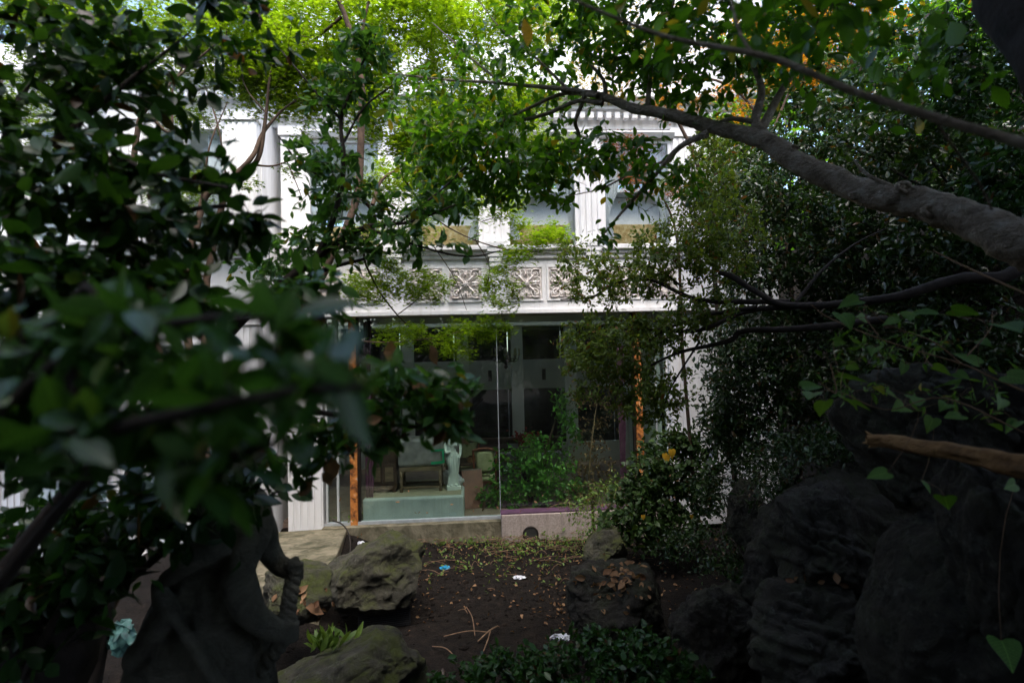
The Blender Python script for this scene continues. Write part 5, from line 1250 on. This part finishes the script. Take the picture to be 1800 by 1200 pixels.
t4.grow(in_ellipsoids([(130, 330, 1.6, 150, 110, .2), (300, 400, 1.65, 140, 60, .2), (60, 180, 1.8, 120, 120, .25), (230, 120, 1.85, 160, 100, .25), (90, 480, 1.5, 120, 70, .2), (400, 40, 2.0, 130, 50, .25), (330, 300, 1.7, 90, 50, .2), (420, 400, 1.7, 60, 30, .15), (100, 40, 1.9, 130, 60, .2), (300, 530, 1.5, 150, 50, .15), (150, 480, 1.5, 140, 60, .2), (110, 640, 1.6, 150, 70, .2), (60, 790, 1.6, 110, 80, .2), (280, 680, 1.7, 140, 60, .2), (330, 830, 1.8, 120, 50, .2)], 440), 0.003, 0.0010, 0.0)
midl = t4.leafsites[n1:]; n2 = len(t4.leafsites)
t4.grow(in_ellipsoids([(740, 695, 1.8, 90, 42, .12), (790, 680, 1.8, 50, 25, .1), (785, 738, 1.8, 40, 12, .06, 2600), (680, 650, 1.7, 60, 30, .1), (640, 760, 1.85, 70, 40, .1), (540, 790, 1.9, 60, 60, .15), (560, 520, 1.7, 70, 40, .12), (830, 690, 1.8, 25, 15, .05)], 140), 0.0025, 0.0010, 0.0)
lowl = t4.leafsites[n2:]
t4.twigs('bark_dark')
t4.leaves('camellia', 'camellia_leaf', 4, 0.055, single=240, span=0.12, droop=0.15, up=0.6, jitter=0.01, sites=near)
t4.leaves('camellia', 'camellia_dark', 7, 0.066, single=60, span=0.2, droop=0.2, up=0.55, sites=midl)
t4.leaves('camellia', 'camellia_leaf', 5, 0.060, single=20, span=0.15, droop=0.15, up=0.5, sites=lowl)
s_ = [x for i, x in enumerate(lowl) if i % 3 == 0]
t4.leaves('curl', 'dead_leaf', 1, 0.06, span=0.1, up=0.3, sites=s_, name='dead_leaves')

# dark undergrowth at the left foot
mass('dark_undergrowth', 'dark leafy undergrowth beside the stone figure', gp(-2.4, 2.2), [(120, 930, 2.0, 170, 60, .3), (60, 1050, 2.0, 90, 90, .3), (300, 900, 2.0, 130, 35, .15), (430, 850, 2.05, 110, 40, .15), (140, 1010, 1.9, 90, 50, .2)], 170, 8, 'camellia_dark', 0.075, 'camellia', single=120, span=0.2)
tk = Plant('dark_stump', 'black tree stump at the lower corner beside the stone figure', 'stump', gp(-1.85, 2.0))
tk.limb([((-1.85, 2.0, gz1(-1.85, 2.0) - 0.1), 0.20), (80, 1200, 2.1, 0.19), (85, 1110, 2.1, 0.185), (88, 1075, 2.1, 0.18)], 'bark_dark', 20, 'trunk', 6, 0.06)
tk.limb([(88, 1077, 2.1, 0.18), (88, 1073, 2.1, 0.01)], 'bark_dark', 20, 'cut_face', 4, 0)

# low glossy shrub at the lower edge
mass('glossy_shrub', 'low glossy dark green shrub at the lower edge of the view', gp(0.25, 3.9), [(960, 1180, 4.0, 130, 50, .3), (1120, 1160, 4.1, 100, 55, .3), (840, 1190, 4.0, 90, 30, .25), (1040, 1120, 4.3, 80, 20, .2), (1200, 1190, 4.0, 60, 30, .25)], 420, 9, 'camellia_dark', 0.052, 'ovate', single=200, span=0.14, up=0.4, jit=0.015, r0=0.003)

# heart-leaved vine over the rocks
vn = Plant('heart_leaf_vine', 'creeper with large heart shaped leaves trailing over the dark rocks', 'vine', gp(3.3, 2.6))
for pts_ in (
    [(1880, 720, 2.2, .006), (1760, 670, 2.3, .005), (1690, 640, 2.35, .004), (1560, 600, 2.4, .0035), (1460, 560, 2.5, .003), (1425, 535, 2.5, .002)],
    [(1690, 640, 2.35, .003), (1640, 600, 2.4, .003), (1560, 570, 2.4, .002), (1520, 535, 2.4, .0015)],
    [(1700, 625, 2.35, .003), (1740, 580, 2.35, .002), (1745, 545, 2.4, .0015)],
    [(1545, 590, 2.4, .003), (1510, 545, 2.45, .002)],
    [(1460, 640, 2.6, .003), (1470, 690, 2.6, .003), (1440, 670, 2.6, .002)],
    [(1800, 760, 2.2, .003), (1660, 700, 2.3, .003), (1560, 720, 2.4, .002), (1480, 690, 2.5, .0015)],
    [(1900, 560, 2.3, .006), (1700, 470, 2.6, .005), (1640, 440, 2.7, .003)],
): vn.limb(pts_, 'dry_stem', 6, 'stem', 6, 0.02)
HL = [(1478, 552, 48), (1510, 528, 40), (1532, 545, 34), (1570, 555, 44), (1603, 548, 46), (1650, 552, 50), (1672, 545, 46), (1700, 548, 40), (1760, 570, 60), (1620, 610, 30), (1500, 600, 30), (1540, 610, 30),
      (1475, 660, 50), (1430, 690, 46), (1450, 705, 44), (1480, 700, 40), (1410, 680, 40), (1500, 705, 38), (1540, 680, 26), (1560, 690, 26), (1590, 715, 44), (1615, 722, 40), (1640, 735, 36), (1665, 710, 32), (1690, 730, 38), (1740, 745, 32), (1770, 660, 60), (1720, 640, 50), (1640, 645, 30), (1680, 655, 30),
      (1600, 700, 40), (1780, 640, 40), (1790, 740, 34), (1760, 700, 30), (1560, 830, 40), (1660, 872, 42), (1620, 845, 30), (1785, 850, 34), (1760, 1125, 60), (1580, 560, 30), (1520, 560, 26), (1490, 640, 26), (1720, 600, 30), (1465, 600, 24), (1590, 640, 24), (1550, 640, 26)]
hp = np.array([P(a, b_, 2.1 + 0.45 * random.random()) for a, b_, s_ in HL]); hs = np.array([s_ * 2.3 / 1000 * 0.9 for _, _, s_ in HL])
hd = unit(RNG.normal(size=(len(HL), 3)) * np.array([1, 0.5, 0.3])) - np.array([0, 0.25, 0.35]); hn = unit(RNG.normal(size=(len(HL), 3)) * 0.5 + np.array([0, -0.45, 0.9]))
build_leaves(vn.root, vn.base, 'heart', 'vine_leaf', hp, hd, hn, hs, 60)
vn.grow(hp, 0.0014, 0.0009, 0.05)
vn_n = len(vn.leafsites)
vn.grow(in_ellipsoids([(1560, 610, 2.6, 120, 40, .2), (1500, 680, 2.65, 70, 30, .15), (1700, 700, 2.5, 110, 40, .15)], 90), 0.0015, 0.0006).twigs('dry_stem')
vn.leaves('narrow', 'vine_leaf', 3, 0.045, span=0.15, up=0.5, jitter=0.01, sites=vn.leafsites[vn_n:])

# creeping ground cover, dead leaves, dry sticks
def ground_pts(poly, n, lift=(0, .03)):
    out = []
    for _ in range(n):
        px, py = random.gauss(poly[0], poly[2]), random.gauss(poly[1], poly[3])
        p = on_ground(px, py); out.append(p + np.array([0, 0, random.uniform(*lift)]))
    return np.array(out)
gc = Plant('creeping_vine', 'tangle of creeping stems and small pale leaves in front of the glass sill', 'ground cover', on_ground(900, 960))
gp_ = np.vstack([ground_pts((890, 950, 100, 18), 520, (.01, .10)), ground_pts((1010, 945, 50, 22), 160, (.02, .2)), ground_pts((760, 930, 80, 6), 260, (.02, .28)), ground_pts((880, 1000, 110, 18), 60, (.0, .06))])
for k in range(420):
    a = gp_[random.randrange(len(gp_))]; d2 = np.array([random.gauss(0, .3), random.gauss(0, .12), 0]); m_ = a + d2 / 2 + np.array([0, 0, random.uniform(.02, .14)]); c_ = a + d2
    u = np.linspace(0, 1, 5)[:, None]; path = (1 - u) ** 2 * a + 2 * u * (1 - u) * m_ + u * u * c_
    gc.tw.append((path, np.full(5, .0035)))
gc.twigs('dry_stem')
scatter(gc.root, gc.base, np.repeat(gp_, 3, 0) + RNG.normal(size=(len(gp_) * 3, 3)) * np.array([.04, .04, .02]), 'ovate', 'ground_leaf', 0.052, single=120, up=0.7)
cp = np.vstack([ground_pts((880, 1030, 150, 45), 1500, (-.005, .006)), ground_pts((900, 960, 120, 20), 700, (-.005, .006)), ground_pts((560, 1100, 90, 40), 300, (-.005, .006))])
bm = bmesh.new(); bmesh.ops.create_icosphere(bm, subdivisions=1, radius=1); iv = np.array([v.co[:] for v in bm.verts]); it = np.array([[v.index for v in f.verts] for f in bm.faces]); bm.free()
cs = np.exp(RNG.normal(size=len(cp)) * .55) * .011
V = cp[:, None, :] + iv[None] * cs[:, None, None] * RNG.uniform(.55, 1.3, (len(cp), len(iv), 1)) * np.array([1.2, 1.2, .75])
T = it[None] + (np.arange(len(cp)) * len(iv))[:, None, None]
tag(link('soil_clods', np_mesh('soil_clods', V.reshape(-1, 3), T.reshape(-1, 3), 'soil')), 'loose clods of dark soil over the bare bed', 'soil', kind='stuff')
dl = tag(empty('fallen_leaves', (0, 0, 0)), 'brown fallen leaves scattered over the soil and boulders', 'leaf litter'); dl['kind'] = 'stuff'
pts = np.vstack([ground_pts((900, 1000, 160, 50), 420, (.0, .02)), ground_pts((520, 1050, 60, 30), 90, (.0, .02)), ground_pts((900, 950, 140, 22), 620, (.0, .05)), ground_pts((700, 1040, 40, 25), 160, (.0, .03)), ground_pts((1000, 1060, 40, 40), 160, (.0, .03)), ground_pts((1150, 1000, 100, 60), 160, (.0, .03))])
scatter(dl, (0, 0, 0), pts, 'curl', 'dead_leaf', 0.042, up=0.75, name='leaf_litter')
bpy.context.view_layer.update()
deps = bpy.context.evaluated_depsgraph_get()
def drop(px, py):
    d = Vector(P(px, py, 5.0) - EYE).normalized()
    ok, loc, nrm, idx, ob, mt = SC.ray_cast(deps, Vector(EYE) + d * 3.6, d)
    return (np.array(loc), np.array(nrm)) if ok else (on_ground(px, py), np.array([0, 0, 1.0]))
def lay(cx, cy, sx, sy, n, size, single, name, mat='dead_leaf'):
    ps, ns = zip(*[drop(random.gauss(cx, sx), random.gauss(cy, sy)) for _ in range(n)])
    ps = np.array(ps) + np.array(ns) * 0.008; ns = np.array(ns)
    build_leaves(dl, np.zeros(3), 'curl', mat, ps, np.cross(ns, RNG.normal(size=ns.shape)), ns, size * np.exp(RNG.normal(size=n) * .3), single, name)
lay(1090, 1010, 35, 14, 46, .075, 30, 'leaf_litter'); lay(1085, 1045, 30, 18, 20, .06, 0, 'leaf_litter'); lay(540, 1058, 30, 14, 26, .075, 20, 'leaf_litter'); lay(1440, 1015, 40, 6, 8, .06, 0, 'leaf_litter')
for x0, y0, x1, y1, r, lab in ((820, 1066, 835, 1120, .008, 'thin dry stick slanting down the middle of the bare soil'), (805, 1072, 822, 1076, .006, 'short dry stick touching the top of the slanting stick'), (780, 1120, 860, 1112, .008, 'long thin dry stick lying level just above the glossy shrub'),
                               (760, 1136, 800, 1156, .008, 'dry stick lying beside the rounded mossy boulder'), (840, 1130, 875, 1098, .012, 'thick dry root end rising out of the glossy shrub'), (850, 1150, 862, 1105, .010, 'crooked dry stem standing in the glossy shrub')):
    a, c_ = on_ground(x0, y0, .03), on_ground(x1, y1, .06)
    tag(link('dry_stick', MB().tube(smooth_path([a, (a + c_) / 2 + np.array([.02, .01, .03]), c_], 5), r * 0.7, 6).mesh('dry_stick', 'dry_stem', True)), lab, 'stick', 'dry sticks on the soil')
gt = tag(empty('grass_tuft', on_ground(580, 1130)), 'small bright tuft of grass between the statue and the mossy boulder', 'grass')
g0 = on_ground(580, 1130)
pos = np.tile(P(572, 1138, 4.6), (40, 1)) + RNG.normal(size=(40, 3)) * np.array([.06, .04, .01]); dr = RNG.normal(size=(40, 3)) * 0.35 + np.array([0.1, 0, 1])
build_leaves(gt, g0, 'narrow', 'ground_leaf', pos, dr, RNG.normal(size=(40, 3)), np.full(40, .16), 0, 'blades')

# trees beyond and beside the house
for k, (x, y, zt, ex) in enumerate(((-7, 21, 9, (4, 3, 4)), (0, 22, 9.5, (4.5, 3, 4.5)), (7.5, 19, 9, (4, 3.5, 5)), (12, 13, 8, (3.5, 4, 5)), (14, 6, 8, (4, 4, 5)), (-15, 14, 8, (4, 4, 5)))):
    t_ = Plant('background_tree', ['leafy tree behind the projecting wing roof', 'leafy tree rising behind the middle of the roof', 'leafy tree behind the house corner on the slope', 'leafy tree high on the slope beside the house', 'leafy tree at the top of the rock slope', 'leafy tree beyond the far end of the wing'][k], 'tree', gp(x, y), 'trees around the house')
    t_.limb([((x, y, gz1(x, y) - .2), .25), ((x + .3, y, zt * .5), .18), ((x, y, zt), .06)], 'bark_dark', 8, 'trunk')
    c_ = np.array([x, y, zt]); n = 7500
    blobs = c_ + unit(RNG.normal(size=(26, 3))) * np.array(ex) * 0.75
    pts = blobs[RNG.integers(0, 26, n)] + RNG.normal(size=(n, 3)) * np.array(ex) * 0.22
    scatter(t_.root, gp(x, y), pts, 'ovate', 'branch_leaf', 0.24, up=0.4)
